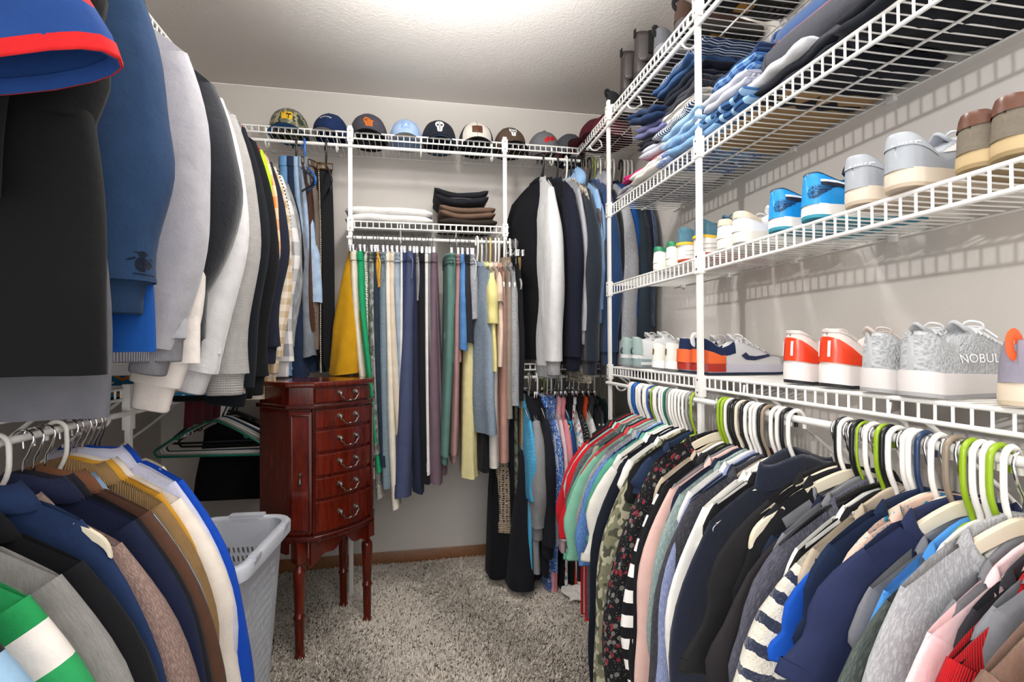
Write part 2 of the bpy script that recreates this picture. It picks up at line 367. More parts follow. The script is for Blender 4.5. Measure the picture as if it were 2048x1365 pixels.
# ---------------------------------------------------------------- wire shelves
_wires = {}
def wire_mesh(depth, lip):
    k = (depth, lip)
    if k not in _wires:
        m = MB(); p = [(0,0,0),(depth*.33,0,-.0012),(depth*.66,0,-.0012),(depth-.004,0,0),(depth-.001,0,-.002),(depth,0,-.006),(depth,0,-lip)]
        m.tube(p, [.0018,.0018,.0018,.0019,.0022,.0025,.0025], 6); _wires[k] = m.mesh('wire', M_WHITE)
    return _wires[k]
def wire_shelf(label, loc, rz, length, depth=.303, lip=.042, sp=.0275, rod=None, rodgap=(0,0), hooks=(), clips=True, group=None):
    """local: y along the wall, x out from the wall, z up; loc = back left corner of the deck"""
    t = thing('wire_shelf', label, 'shelf', loc, rz, group)
    me = wire_mesh(depth, lip)
    for i in range(int(length/sp)+1): link('wire', me, t, (0, min(i*sp+.006, length-.003), 0))
    for nm, x, z, r in (('back_rail',.003,-.004,.003),('middle_rail',depth*.5,-.0055,.003),('front_rail',depth-.001,-.002,.0042),('lip_rail',depth+.001,-lip,.0042)):
        MB().tube([(x,0,z),(x,length*.5,z),(x,length,z)], r, 8).build(nm, M_WHITE, t)
    if clips:
        for i in range(max(2,int(length/.32))):
            MB().box((.004, .08+i*.32, -.006), (.012,.022,.018), .003).build('wall_clip', M_WHITE2, t)
    if rod is not None:
        MB().tube([(depth+.012,rodgap[0],rod),(depth+.012,length*.5,rod),(depth+.012,length-rodgap[1],rod)], .0078, 12).build('hang_rod', M_WHITE, t)
        for y in hooks:
            x = depth+.012; MB().tube([(depth-.002,y,-.01),(depth+.001,y,-lip*.9),(depth-.035,y,rod+.02),(depth-.04,y,rod-.004)]+arc((x-.016,y,rod),.024,180,350,7)[1:], .0036, 7).build('rod_hook', M_WHITE, t)
    return t
D_ = .303
def right_shelf(z, lab, y0=.54, y1=YB-.01, **k):      # runs along the right wall: local y -> -Y world
    return wire_shelf(lab, (XR, y1, z), pi, y1-y0, **k)
right_shelf(2.130, 'topmost white wire shelf on the right wall, carrying boots and dark shoes', lip=.034, rod=-.075, rodgap=(.45,0), hooks=(.50,.92,1.32,1.7))
right_shelf(1.722, 'white wire shelf on the right wall loaded with folded jeans and rolled clothes', y1=2.055, lip=.044)
right_shelf(1.389, 'white wire shelf on the right wall with blue, white and grey sneakers', y1=2.055, lip=.042)
LOWR = right_shelf(1.042, 'lowest white wire shelf on the right wall, above the packed rod of tops', y0=.46, y1=2.055, lip=.034, rod=-.068, rodgap=(0,.0), hooks=(.12,.5,.9,1.3))
def back_shelf(x0, x1, z, lab, **k): return wire_shelf(lab, (x1, YB, z), -pi/2, x1-x0, **k)
# rz=-90deg: local x -> -Y (out from the back wall), local y -> +X
def back_shelf(x0, x1, z, lab, **k): return wire_shelf(lab, (x0, YB, z), -pi/2, x1-x0, **k)
back_shelf(XL+.435, .815, 2.122, 'high white wire shelf on the back wall with a row of caps', lip=.030, rod=-.070, hooks=(.12,.42,.80,1.14,1.44))
back_shelf(-.30, .455, 1.712, 'short white wire shelf on the back wall holding folded clothes', lip=.032, rod=-.080, hooks=(.24,.5))
back_shelf(.44, XR-.005, 1.0445, 'low white wire shelf in the right back corner over the short rod of shirts', lip=.030, rod=-.066, hooks=(.12,.5))
def left_shelf(z, lab, y0, y1, **k): return wire_shelf(lab, (XL, y0, z), 0, y1-y0, depth=.43, **k)
left_shelf(2.125, 'high white wire shelf on the left wall above the sweaters', .35, YB-.01, rod=-.075, lip=.030, hooks=(.6,1.2,1.8))
LOWL = left_shelf(1.024, 'low white wire shelf on the left wall above the rod of jackets', .35, YB-.01, rod=-.067, lip=.030, hooks=(.55,1.1,1.62))
# support posts
def post(lab, x, y, ztop, face, brackets):
    """face: +-1 along y or x of the channel opening"""
    t = thing('support_post', lab, 'post', (x,y,0))
    MB().box((0,0,ztop/2), (.019,.012,ztop) if face == 'y' else (.012,.019,ztop), .0012).build('pole', M_WHITE, t)
    MB().box((0,0,.004), (.03,.03,.008), .002).build('foot', M_WHITE2, t)
    for zb in brackets:
        d = (.028,.02,.062) if face == 'y' else (.02,.028,.062)
        b = MB().box((0,0,zb-.02), d, .002).build('bracket', M_WHITE, t)
        for dz in (-.018,.018):
            c = (0,-.0105,zb-.02+dz) if face == 'y' else (-.0105,0,zb-.02+dz)
            MB().lathe([(.0005,.0015),(.003,.001),(.0032,-.001)], 8, c, 'y' if face == 'y' else 'x').build('screw', plain('screw_steel','#8d8b88',.35,1), b)
    return t
post('left white support post of the back wall shelves, right of the hanging belts', -.284, 2.43, 2.145, 'y', (2.122,1.712))
post('right white support post of the back wall shelves, left of the black sweatshirt', .435, 2.43, 2.145, 'y', (2.122,1.712))
post('white support post at the far end of the right shelves, by the hanging hoodies', .808, 2.028, 2.165, 'x', (2.13,1.722,1.389,1.042))
post('white support post in the middle of the right shelves, nearest the camera', .808, 1.338, 2.165, 'x', (2.13,1.722,1.389,1.035))
post('white support post of the left low rod, behind the chrome hooks', -.762, 1.56, 1.035, 'x', (1.024,.962))

for y in (.62,.98,1.31,1.85): MB().tube([(.41,y,-.007),(.2,y,-.19),(.004,y,-.34)], .005, 8).build('brace', M_WHITE, LOWL)
for y in (.08,.335,.99,1.36): MB().tube([(.295,y,-.036),(.15,y,-.15),(.004,y,-.28)], .0045, 8).build('brace', M_WHITE, LOWR)

# ---------------------------------------------------------------- hangers
PC = {'white':'#efece6','cream':'#ded3bd','lime':'#8fae1f','black':'#17181a','navy':'#1f3557','blue':'#1d62b4','teal':'#1b6a55','taupe':'#8b7c6c','grey':'#9c9a98','green':'#1f5a44','yellow':'#d9c07a'}
M_CHROME = plain('chrome', '#c9c9cc', .12, 1)
def pmat(c): return plain('hanger_plastic_'+c, PC[c], .28)
_hm = {}
def hanger_meshes(kind, c):
    k = (kind, c)
    if k in _hm: return _hm[k]
    out = []
    if kind in ('tube','thin'):
        r = .0046 if kind == 'tube' else .0026; zn = -.105; hw = .205
        hook = [(-.021,0,-.022),(-.0215,0,-.006)]+arc((-.001,0,-.003),.0205,175,5,9)+[(.0205,0,-.03),(.019,0,-.052),(.013,0,-.07),(.004,0,-.088),(0,0,zn)]
        out.append(('hook', MB().tube(spline(hook, 26), r, 8), pmat(c)))
        loop = spline([(0,0,zn),(.03,0,zn-.006),(hw*.55,0,zn-.050),(hw-.02,0,zn-.095),(hw,0,zn-.113),(hw-.008,0,zn-.129),(hw-.03,0,zn-.133),(0,0,zn-.133),(-hw+.03,0,zn-.133),(-hw+.008,0,zn-.129),(-hw,0,zn-.113),(-hw+.02,0,zn-.095),(-hw*.55,0,zn-.050),(-.03,0,zn-.006)], 56)
        m = MB().tube(loop, r, 8, closed=True)
        if kind == 'tube':
            for s in (-1,1): m.tube([(s*.115,0,zn-.054),(s*.118,0,zn-.066),(s*.126,0,zn-.069),(s*.133,0,zn-.064)], .0028, 6)
        out.append(('frame', m, pmat(c)))
    elif kind == 'flat':              # broad contoured shoulders with a chrome hook
        zn = -.085; hw = .215; path = spline([(-hw,0,zn-.118),(-hw+.02,0,zn-.086),(-.12,0,zn-.038),(-.05,0,zn-.010),(0,0,zn),(.05,0,zn-.010),(.12,0,zn-.038),(hw-.02,0,zn-.086),(hw,0,zn-.118)], 33)
        R = []
        for i, p in enumerate(path):
            h = .021-.006*abs(p[0])/hw; notch = .006*math.exp(-((abs(p[0])-.15)/.009)**2); e = .55 if i in (0, 32) else 1
            R.append([(p[0], sy*.0045*e, p[2]+q) for sy, q in ((-1,-h*.5*e),(1,-h*.5*e),(1.1,0),(1,h*.5*e-notch),(-1,h*.5*e-notch),(-1.1,0))])
        out.append(('frame', MB().grid(R, cu=True, cap0=True, cap1=True), pmat(c)))
        hook = [(-.019,0,-.026),(-.020,0,-.008)]+arc((0,0,-.003),.019,172,-20,9)+[(.010,0,-.033),(.002,0,-.047),(0,0,-.062),(0,0,zn)]
        out.append(('hook', MB().tube(spline(hook, 26), .0022, 7), M_CHROME))
    elif kind == 'velvet':
        zn = -.088; hw = .21; m = MB(); loop = spline([(0,0,zn),(.06,0,zn-.016),(.15,0,zn-.062),(hw,0,zn-.115),(hw-.02,0,zn-.127),(0,0,zn-.127),(-hw+.02,0,zn-.127),(-hw,0,zn-.115),(-.15,0,zn-.062),(-.06,0,zn-.016)], 44)
        out.append(('frame', m.tube(loop, .0055, 6, closed=True, flat=.5), pmat(c)))
        hook = [(-.019,0,-.026),(-.020,0,-.008)]+arc((0,0,-.003),.019,172,-20,9)+[(.010,0,-.033),(.002,0,-.047),(0,0,zn)]
        out.append(('hook', MB().tube(spline(hook, 24), .0022, 7), M_CHROME if c == 'black' else pmat(c)))
    elif kind == 'clip':              # trouser hanger: chrome wire, bar, two clips
        hook = [(-.017,0,-.024),(-.018,0,-.008)]+arc((0,0,-.003),.0175,172,-20,9)+[(.009,0,-.030),(.002,0,-.044),(0,0,-.062)]
        out.append(('hook', MB().tube(spline(hook, 22), .0019, 6), M_CHROME))
        out.append(('bar', MB().tube([(-.15,0,-.062),(0,0,-.062),(.15,0,-.062)], .0026, 7), M_CHROME))
        for s in (-1,1): out.append(('clip', MB().box((s*.12,0,-.072),(.03,.012,.03),.003), M_CHROME if c != 'black' else pmat('black')))
    elif kind == 'metal':
        zn = -.085; hw = .2
        hook = [(-.019,0,-.026),(-.020,0,-.008)]+arc((0,0,-.003),.019,172,-20,9)+[(.010,0,-.033),(.002,0,-.047),(0,0,zn)]
        out.append(('hook', MB().tube(spline(hook, 24), .0022, 7), M_CHROME))
        out.append(('frame', MB().tube(spline([(0,0,zn),(hw*.5,0,zn-.045),(hw,0,zn-.112),(hw-.02,0,zn-.124),(0,0,zn-.124),(-hw+.02,0,zn-.124),(-hw,0,zn-.112),(-hw*.5,0,zn-.045)], 40), .0022, 6, closed=True), M_CHROME))
    _hm[k] = [(n, m.mesh(n, mt), None) for n, m, mt in out]
    return _hm[k]
HN = {'tube':'plastic tube hanger','thin':'thin plastic hanger','flat':'broad contoured hanger with chrome hook','velvet':'slim hanger','clip':'trouser clip hanger','metal':'chrome wire hanger'}
def hanger(kind, c, label, loc, rz=0, group=None, tilt=0):
    t = thing('clothes_hanger' if kind != 'clip' else 'trouser_hanger', label, 'hanger', loc, group=group, rot=(0,tilt,rz))
    for n, me, _ in hanger_meshes(kind, c): link(n, me, t)
    return t
# ---------------------------------------------------------------- garments
def folds(g, n=5, k0=18, k1=60):
    return [(g.uniform(k0,k1), g.uniform(0,6.28), g.uniform(-9,9), g.uniform(.5,1)) for _ in range(n)]
def fold_at(fs, x, z): 
    s = 0
    for k, p, q, a in fs: s = s+a*np.sin(k*x+p+q*z)
    return s/len(fs)
SHL = {'tube':([0,.03,.113,.185,.205,.23,.3],[0,.006,.050,.095,.110,.128,.19]),'flat':([0,.05,.12,.195,.215,.24,.3],[0,.010,.038,.086,.110,.132,.19])}
def sleeve_mesh(m, side, p0, L, a0, a1, w0, w1, th, g, n=14, nr=16, sy=0.0, bend=0, f=.008, cuff=None):
    """tube from the armhole p0 (upper outer corner), direction a0 -> a1 degrees below horizontal"""
    P = []; ds = L/(n-1); a = radians(a0); d = np.array((cos(a),0,-sin(a))); nn = np.array((sin(a),0,cos(a)))
    c = np.array(p0)-nn*w0; ang = []
    for i in range(n):
        t = i/(n-1); aa = radians(a0+(a1-a0)*sm(t,0,.55)+bend*sm(t,.5,1)); P.append(c.copy()); ang.append(aa); c = c+np.array((cos(aa),0,-sin(aa)))*ds
    P = np.array(P); fs = folds(g, 4, 30, 90); th0 = g.uniform(0,6.28); rings = []; u = np.linspace(0,2*pi,nr,endpoint=False)
    for i in range(n):
        t = i/(n-1); w = w0+(w1-w0)*sm(t,0,1); tt = th*(.55+.45*sm(t,0,.3))*(1-.15*t)
        nv = np.array((sin(ang[i]),0,cos(ang[i])))
        cu = np.cos(u); su = np.sin(u); ccx = np.sign(cu)*np.abs(cu)**.8; ssy = np.sign(su)*np.abs(su)**.8
        wr = f*fold_at(fs, ccx*w*1.3, t*L*2.2)*sm(t,0,.25)
        off = sy*sm(t,.1,1)
        q = P[i][None,:]+nv[None,:]*(ccx*w*(1+.12*np.sin(9*t+th0)*sm(t,.2,.6)))[:,None]; q[:,1] += ssy*tt+wr+off; rings.append(q)
    R = np.array(rings); R[:,:,0] *= side
    if side < 0: R = R[:, ::-1]
    per = np.linspace(0, 2*(w0+w1)+2*th, nr+1); vv = np.arange(n)*ds
    if cuff: vv = vv
    m.grid(R, cu=True, uv=(vv, per)); return R, vv, per
def shirt(name, label, cat, loc, rz, mat, hw=.20, drop=.072, zn=-.108, ln=.66, hb=.23, th=.018, sleeve='short', sl=None, sa=(38,78), sw=(.09,.075), sth=.018,
          neck='crew', nd=.075, nw=.075, seed=0, fold=.010, sy=0.0, trim=None, cuff=True, hemband=False, group=None, bend=(0,0), yaw=0, tilt=0, open_=False, slm=None, buttons=None, lean=0.0, hk='tube'):
    """a top on a hanger; local x along the shoulders, y through the cloth, z up from the rod"""
    g = random.Random(seed*7+13); t = thing(name, label, cat, loc, group=group, rot=(0,tilt,rz+yaw))
    nx = 22; nv = 20; fs = folds(g); fs2 = folds(g, 3, 10, 28)
    half = np.cos(np.linspace(0, pi, nx)); X = np.sign(half)*np.abs(half)**.85
    R = []; vs = np.linspace(0,1,nv)**1.15; front = True
    sx_, sz_ = SHL[hk]
    def shd(x): return np.interp(np.abs(x)*min(1,drop/.072), sx_, sz_)
    def top(x, s):
        z = zn-shd(x)
        if neck: 
            d = (nd if s > 0 else .02)*np.sqrt(np.clip(1-(x/nw)**2,0,1)); z = z-d
        return z
    for v in vs:
        w = hw*.985+(hb-hw)*sm(v,0,.9); t0 = .0085 if hk == 'flat' else .0075; tv = t0+(th-t0)*sm(v,0,.22)
        ring = []
        for s in (1,-1):
            xs = X*w if s > 0 else -X*w
            xt = X*hw*.985 if s > 0 else -X*hw*.985
            zt = top(xt, s); z = zt+(zn-ln-zt)*v + lean*v*xs
            prof = np.sqrt(np.clip(1-(xs/w)**2,0,1))**.7
            y = s*tv*prof+fold*sm(v,.08,1)*fold_at(fs, xs, z)+fold*.8*fold_at(fs2, xs, z*2)*sm(v,.05,.5)
            if neck: y = y+s*.012*(1-sm(v,0,.12))*np.sqrt(np.clip(1-(xs/nw)**2,0,1))
            p = np.stack([xs, y, z],1); ring.append(p[:-1])
        R.append(np.concatenate(ring))
    R = np.array(R); per = np.linspace(0, 4*hw, R.shape[1]+1)
    if open_:                                   # opened front edge
        k = nx//2; R2 = np.concatenate([R[:, k+1:], R[:, :k]], 1); MB().grid(R2, uv=(vs*ln, per[:R2.shape[1]])).build('body', mat, t)
    else: MB().grid(R, cu=True, uv=(vs*ln, per)).build('body', mat, t)
    tip = (hw*.97, 0, zn+.004-float(shd(hw*.97)))
    if sleeve:
        L = sl or {'short':.20,'long':.58,'cap':.10}[sleeve]
        for s in (1,-1):
            m = MB(); Rs, vv, pr = sleeve_mesh(m, s, tip, L, sa[0], sa[1], sw[0], sw[1], sth, g, n=18 if sleeve == 'long' else 10, sy=sy*(1 if s > 0 else .4), bend=bend[0] if s > 0 else bend[1])
            so = m.build('sleeve', slm or mat, t)
            if cuff:
                e = Rs[-1]; c = e.mean(0); d = (Rs[-1]-Rs[-2]).mean(0); d /= np.linalg.norm(d); nrm = e-c
                if sleeve == 'long':
                    CR = [c+nrm*k+d*q for k, q in ((1.0,-.004),(.80,.004),(.76,.03),(.74,.06),(.70,.064),(.62,.05))]
                else: CR = [c+nrm*k+d*q for k, q in ((1.02,-.022),(1.03,-.004),(1.02,.001),(.95,0),(.93,-.02))]
                MB().grid(CR, cu=True, uv=(np.linspace(0,.07,len(CR)), pr)).build('cuff', trim or slm or mat, t)
    if hemband:
        e = R[-1]; c = e.mean(0)*np.array((1,1,0)); HR = []
        for k, q in ((1.0,.004),(.96,-.006),(.95,-.05),(.94,-.055),(.90,-.045)):
            h = e*np.array((k,k,1)); h[:,2] = h[:,2]+q; HR.append(h)
        MB().grid(HR, cu=True, uv=(np.linspace(0,.07,5), per)).build('hem_band', trim or mat, t)
    if neck:
        th_ = np.linspace(0, 2*pi, 28, endpoint=False); cx = np.cos(th_)*nw; s = np.sin(th_)
        cz = np.where(s >= 0, zn-shd(cx)-nd*np.sqrt(np.clip(1-(cx/nw)**2,0,1)), zn-shd(cx)-.02*np.sqrt(np.clip(1-(cx/nw)**2,0,1)))
        cy = s*.016; base = np.stack([cx,cy,cz],1); uvp = np.linspace(0,.4,29)
        if neck in ('crew','turtle'):
            up = .018 if neck == 'crew' else .05
            CR = [base*np.array((kx,ky,1))+np.array((0,0,q)) for kx, ky, q in ((1.06,1.5,-.004),(1.02,1.35,.004),(.94,1.2,up*.8),(.90,1.0,up),(.86,.8,up*.8),(.86,.8,0))]
            MB().grid(CR, cu=True, uv=(np.linspace(0,.05,6), uvp)).build('collar', trim or mat, t)
        elif neck == 'polo':
            CR = [base*np.array((kx,ky,1))+np.array((0,0,q)) for kx, ky, q in ((.9,.8,-.01),(.82,.9,.03),(.84,1.6,.036),(1.06,2.3,.014),(1.25,2.5,-.012),(1.24,2.2,-.014))]
            MB().grid(CR, cu=True, uv=(np.linspace(0,.08,6), uvp)).build('collar', trim or mat, t)
            MB().box((0,th+.004,zn-nd-.06),(.026,.004,.12),.0015).build('placket', trim or mat, t)
        elif neck == 'hood':
            hr = []; n2 = 22; uu = np.linspace(0,2*pi,n2,endpoint=False)
            for k in range(9):
                q = k/8; r = sin(pi*min(.97,q*.94+.06)); hr.append(np.stack([np.cos(uu)*.115*r*(1+.1*np.sin(3*uu+q*4)), -.03+np.sin(uu)*.042*r+.006*np.sin(5*uu+seed), np.full(n2, zn+.045-.20*q)+.012*np.sin(2*uu+seed)],1))
            MB().grid(hr, cu=True, cap0=True, cap1=True, uv=(np.linspace(0,.2,9), np.linspace(0,.5,n2+1))).build('hood', mat, t)
            for s in (-1,1): MB().tube([(s*.025,th+.006,zn-nd),(s*.03,th+.014,zn-nd-.09),(s*.026,th+.012,zn-nd-.2)], .003, 6).build('drawstring', trim or mat, t)
        elif neck == 'bind':
            MB().tube(base, .004, 6, closed=True).build('neck_binding', trim or mat, t)
    if buttons:
        m = MB()
        for i in range(6): m.lathe([(.001,.003),(.0055,.002),(.0055,-.002)], 10, (0.008,th+.004,zn-nd-.05-i*.09), 'y')
        m.build('buttons', plain('shirt_buttons', buttons, .3), t)
    return t
def strip_leg(m, path, w, d, g, nr=18, n=22, f=.006, flare=1.0, pleat=0):
    """hanging tube: path (top->bottom) of xyz, half widths w (x) and half depths d (y)"""
    P = spline(path, n); fs = folds(g, 5, 40, 120); rings = []; u = np.linspace(0,2*pi,nr,endpoint=False); cu, su = np.cos(u), np.sin(u)
    for i in range(n):
        t = i/(n-1); W_ = np.interp(t, np.linspace(0,1,len(w)), w); D_ = np.interp(t, np.linspace(0,1,len(d)), d)
        ex = np.sign(cu)*np.abs(cu)**.75*W_; ey = np.sign(su)*np.abs(su)**.8*D_
        wr = f*fold_at(fs, ey+.3*ex, P[i][2]*.7)*sm(t,0,.15)*(1+pleat*t)
        q = np.stack([P[i][0]+ex+wr*np.abs(su), P[i][1]+ey+wr*.7*np.abs(cu), np.full(nr, P[i][2])+.006*np.sin(2*u+fs[0][1])*t],1); rings.append(q)
    ln = np.concatenate([[0],np.cumsum(np.linalg.norm(np.diff(P,axis=0),axis=1))]); per = np.linspace(0, 2*(w[0]+d[0])*1.6, nr+1)
    R = np.array(rings); m.grid(R, cu=True, uv=(ln, per)); return R, per
def band_on(R, per, i0, i1, k, name, mat, parent):
    rr = [R[i].mean(0)+(R[i]-R[i].mean(0))*k for i in range(i0, i1+1)]
    return MB().grid(rr, cu=True, uv=(np.linspace(0,.05,len(rr)), per)).build(name, mat, parent)
def pants(label, loc, rz, mat, path, w, d=(.15,.17,.13), seed=0, name='trousers', cat='trousers', group=None, band='plain', cuff=None, pocket=False, legs=2, trim=None, f=.006, pleat=0, tie=None, hemk=1.04):
    """path/w in local metres below the rod; hung by the waistband"""
    g = random.Random(seed*11+5); t = thing(name, label, cat, loc, rz, group)
    path = [np.array(p, float) for p in path]
    if legs == 2:
        bot = path[-1]; o = w[-1]*.35
        for s in (1,-1):
            p2 = [p.copy() for p in path]; 
            for i, p in enumerate(p2): p[1] += s*.035*i/(len(p2)-1); p[0] += s*o*(i/(len(p2)-1))
            p2[-1][2] += .012*s
            m = MB(); R, per = strip_leg(m, p2, [q*(1 if i == 0 else .8) for i, q in enumerate(w)], [q*(1 if i == 0 else .78) for i, q in enumerate(d)], g, f=f, pleat=pleat)
            leg = m.build('leg', mat, t)
            if cuff == 'elastic':
                cr = [R[-1].mean(0)+(R[-1]-R[-1].mean(0))*k+np.array((0,0,q)) for k, q in ((1,0),(.75,-.004),(.82,-.012),(.75,-.02),(.84,-.028),(.76,-.036),(.8,-.04),(.6,-.03))]
                MB().grid(cr, cu=True, uv=(np.linspace(0,.05,8), per)).build('cuff', trim or mat, leg)
            else: band_on(R, per, len(R)-2, len(R)-1, hemk, 'hem', trim or mat, leg)
            if s == 1: R0, per0 = R, per
            if pocket and s == 1:
                i = len(R)//2; c = R[i].mean(0); MB().box((c[0],c[1]-d[1]*.66,c[2]),(w[1]*1.9,.03,.13),.012).build('cargo_pocket', mat, leg); MB().box((c[0],c[1]-d[1]*.66,c[2]+.06),(w[1]*2.05,.036,.035),.01).build('pocket_flap', mat, leg)
    else:
        m = MB(); R0, per0 = strip_leg(m, path, w, d, g, f=f, pleat=pleat, nr=34 if pleat else 20); b = m.build('skirt' if legs == 1 else 'cloth', mat, t); band_on(R0, per0, len(R0)-2, len(R0)-1, 1.02, 'hem', trim or mat, t)
    if band:
        top = R0[0]; c = top.mean(0); ks = ((1.05,-.042),(1.07,-.036),(1.07,-.004),(1.04,.002),(.8,0)) if band == 'plain' else ((1.1,-.045),(1.0,-.036),(1.12,-.028),(1.0,-.018),(1.12,-.010),(1.0,0),(.7,0))
        MB().grid([c+(top-c)*k+np.array((0,0,q)) for k, q in ks], cu=True, uv=(np.linspace(0,.045,len(ks)), per0)).build('waistband', trim or mat, t)
    if tie:
        c = R0[0].mean(0); MB().tube(spline([(c[0],c[1]-d[0]-.006,c[2]-.02),(c[0]+.012,c[1]-d[0]-.02,c[2]-.05),(c[0]+.006,c[1]-d[0]-.016,c[2]-.12)],8), .003, 6).build('drawstring', plain('cord_'+tie, tie, .8), t)
    return t

# ---------------------------------------------------------------- right low rod: tops on plastic hangers
RX, RZ = XR-.315, .974
G = 'tops packed on the right low rod'; GH = 'hangers on the right low rod'
C_ = cloth
RIGHT = [  # y, short name, material, sleeve, body length, hanger, options
 (1.800,'charcoal camisole with thin straps',C_('#2a2b2f'),None,.62,('tube','white'),dict(nw=.10,nd=.14,hw=.16)),
 (1.775,'bright red tee with a long loose sleeve, farthest red one',C_('#c3212b'),'short',.72,('tube','white'),dict(sl=.30)),
 (1.745,'pale aqua tee edge showing between two red tees',C_('#a6d2cb'),'short',.70,('tube','blue'),dict(sl=.26)),
 (1.720,'scarlet tee half hidden behind the sea green tee',C_('#d4212b'),'short',.72,('tube','white'),dict(sl=.29)),
 (1.692,'dark grey heather tee beside the scarlet tee',C_('#55575c','heather','#7d7e83'),'short',.70,('tube','white'),dict(sl=.24)),
 (1.665,'sea green tee with the lowest hanging green sleeve',C_('#69a98f'),'short',.76,('tube','white'),dict(sl=.33)),
 (1.635,'faded coral red tee in front of the sea green tee',C_('#c4444c'),'short',.74,('thin','blue'),dict(sl=.31)),
 (1.605,'mint green tee with the widest pale shoulder',C_('#83bda3'),'short',.78,('thin','lime'),dict(sl=.30,hw=.225)),
 (1.575,'mottled pale grey tee left of the blue tee',C_('#8b8e94','heather','#b2b4b8'),'short',.70,('tube','white'),dict(sl=.27)),
 (1.545,'medium blue heather tee with a turned sleeve',C_('#4d78b8','heather','#7398cf'),'short',.72,('tube','white'),dict(sl=.29,hw=.215)),
 (1.515,'jade green tee showing only its shoulder',C_('#58a189'),'short',.72,('tube','teal'),dict(sl=.22)),
 (1.480,'cream white tee with a broad boxy sleeve',C_('#dbd8d0'),'short',.70,('tube','white'),dict(sl=.24,hw=.225)),
 (1.445,'very dark navy long sleeved top beside the cream tee',C_('#121722'),'long',.88,('tube','white'),dict(sl=.74,hw=.19)),
 (1.405,'grey green camouflage long dress',C_('#77765f','camo','#4a4c3e','#a9a48c'),'long',1.02,('tube','white'),dict(sl=.85,sth=.026,hw=.18)),
 (1.362,'navy tee showing only its shoulder behind the post',C_('#22304a'),'cap',.66,('tube','lime'),dict(hw=.15,sl=.06)),
 (1.240,'black dress with scattered tiny red flowers',C_('#141316','floral','#6a6a63','#7c2230'),'long',1.02,('flat','cream'),dict(hw=.19,sl=.9,sth=.03,th=.024)),
 (1.205,'black and white striped dress',C_('#0f1014','stripe','#e9e6e0',s=1.75),'long',1.00,('tube','lime'),dict(sl=.66)),
 (1.172,'plain black top right of the striped dress',C_('#17171a'),'long',.80,('tube','black'),{}),
 (1.142,'blush pink blouse with a knotted shoulder',C_('#d9b3aa'),'long',.74,('tube','cream'),{}),
 (1.108,'sage grey heather long sleeved top',C_('#7c8d8b','heather','#9aa8a5'),'long',.70,('tube','white'),dict(sl=.50,sw=(.095,.08))),
 (1.075,'lavender blue heather top',C_('#7d86aa','heather','#9aa2c2'),'long',.70,('tube','white'),{}),
 (1.045,'charcoal washed cardigan hanging long',C_('#36363c','heather','#4b4b52'),'long',.96,('tube','taupe'),dict(sl=.66)),
 (1.018,'white shirt showing one narrow edge',C_('#e6e4df'),'long',.86,('tube','white'),dict(sl=.60)),
 (.962,'large dark navy mock neck sweater with long sleeve',C_('#1a2031','fleece'),'long',.80,('tube','white'),dict(neck='turtle',nd=.03,sl=.70,sw=(.105,.065),hw=.215,seed=4)),
 (.848,'black flutter sleeve tee over two cream hangers',C_('#1c1b1c'),'short',.66,('flat','cream'),dict(poke=1,hw=.165,sl=.26,sw=(.11,.13),sa=(34,80))),
 (.820,'inky black tee just behind the washed black tee',C_('#15161b'),'short',.64,('flat','cream'),dict(poke=1,hw=.165,sl=.17,sw=(.09,.10))),
 (.792,'washed black tee with a flared sleeve',C_('#262325'),'short',.66,('thin','lime'),dict(hw=.185,sl=.25,sw=(.10,.12),sa=(40,82))),
 (.765,'slate grey heather tee',C_('#474752','heather','#5d5d69'),'short',.70,('velvet','black'),dict(sl=.24)),
 (.728,'fuzzy cream sweater with navy stripes',C_('#e6dfd0','fuzzstripe','#1d2743',s=1.0),'short',.64,('tube','white'),dict(sl=.34,sw=(.105,.10),sth=.03,sa=(44,80),fold=.014)),
 (.692,'royal blue tee showing its collar',C_('#1450b4'),'cap',.64,('tube','white'),{}),
 (.668,'deep navy tee behind the floral top',C_('#16243f'),'short',.66,('flat','cream'),dict(sl=.12,hw=.19)),
 (.645,'pink and blue floral top with a turquoise yoke',C_('#d8b7a6','floral','#2f93b4','#3a74a8'),'cap',.62,('flat','cream'),dict(hw=.15)),
 (.622,'navy tee with an open cuffed sleeve',C_('#232b4b'),'short',.66,('flat','cream'),dict(hw=.175,sl=.17,sw=(.085,.09),sa=(34,66))),
 (.598,'sky blue long sleeved top',C_('#4a8cd0'),'long',.66,('tube','white'),dict(hw=.18,sw=(.08,.05))),
 (.574,'dark green grey sparkly tee',C_('#434a47','heather','#5b625e'),'short',.66,('tube','lime'),dict(sl=.25,hw=.19)),
 (.546,'soft grey heather top with gathered neck',C_('#98989b','heather','#b0b0b3'),'long',.66,('flat','cream'),dict(sw=(.09,.06),sl=.5)),
 (.515,'pale pink top between the grey and red tops',C_('#eac8ca'),'long',.66,('tube','white'),dict(sl=.48)),
 (.488,'bright red knit top near the camera',C_('#b80f18','rib','#cf1c25'),'long',.66,('tube','black'),dict(sl=.52,hw=.212,sth=.024)),
 (.458,'tan brown fringed top',C_('#7d5138','fuzzy','#9a6c50'),'short',.62,('tube','taupe'),dict(sl=.28,sth=.024)),
 (.425,'white blouse with small blue flowers',C_('#eae5dc','floral','#9fb0c8','#c6b89a',s=2.2),'long',.66,('tube','white'),dict(sl=.46,sw=(.10,.07))),
 (.392,'cream openwork knit top',C_('#d9cfb9','cable','#efe7d6'),'long',.62,('tube','white'),dict(sl=.46)),
 (.358,'ivory top with black specks, nearest on the right',C_('#e9e3d8','dots','#2a2523',s=1.7),'long',.62,('tube','white'),dict(sl=.46)),
]
HN.update(flat='contoured hanger', metal='wire hanger')
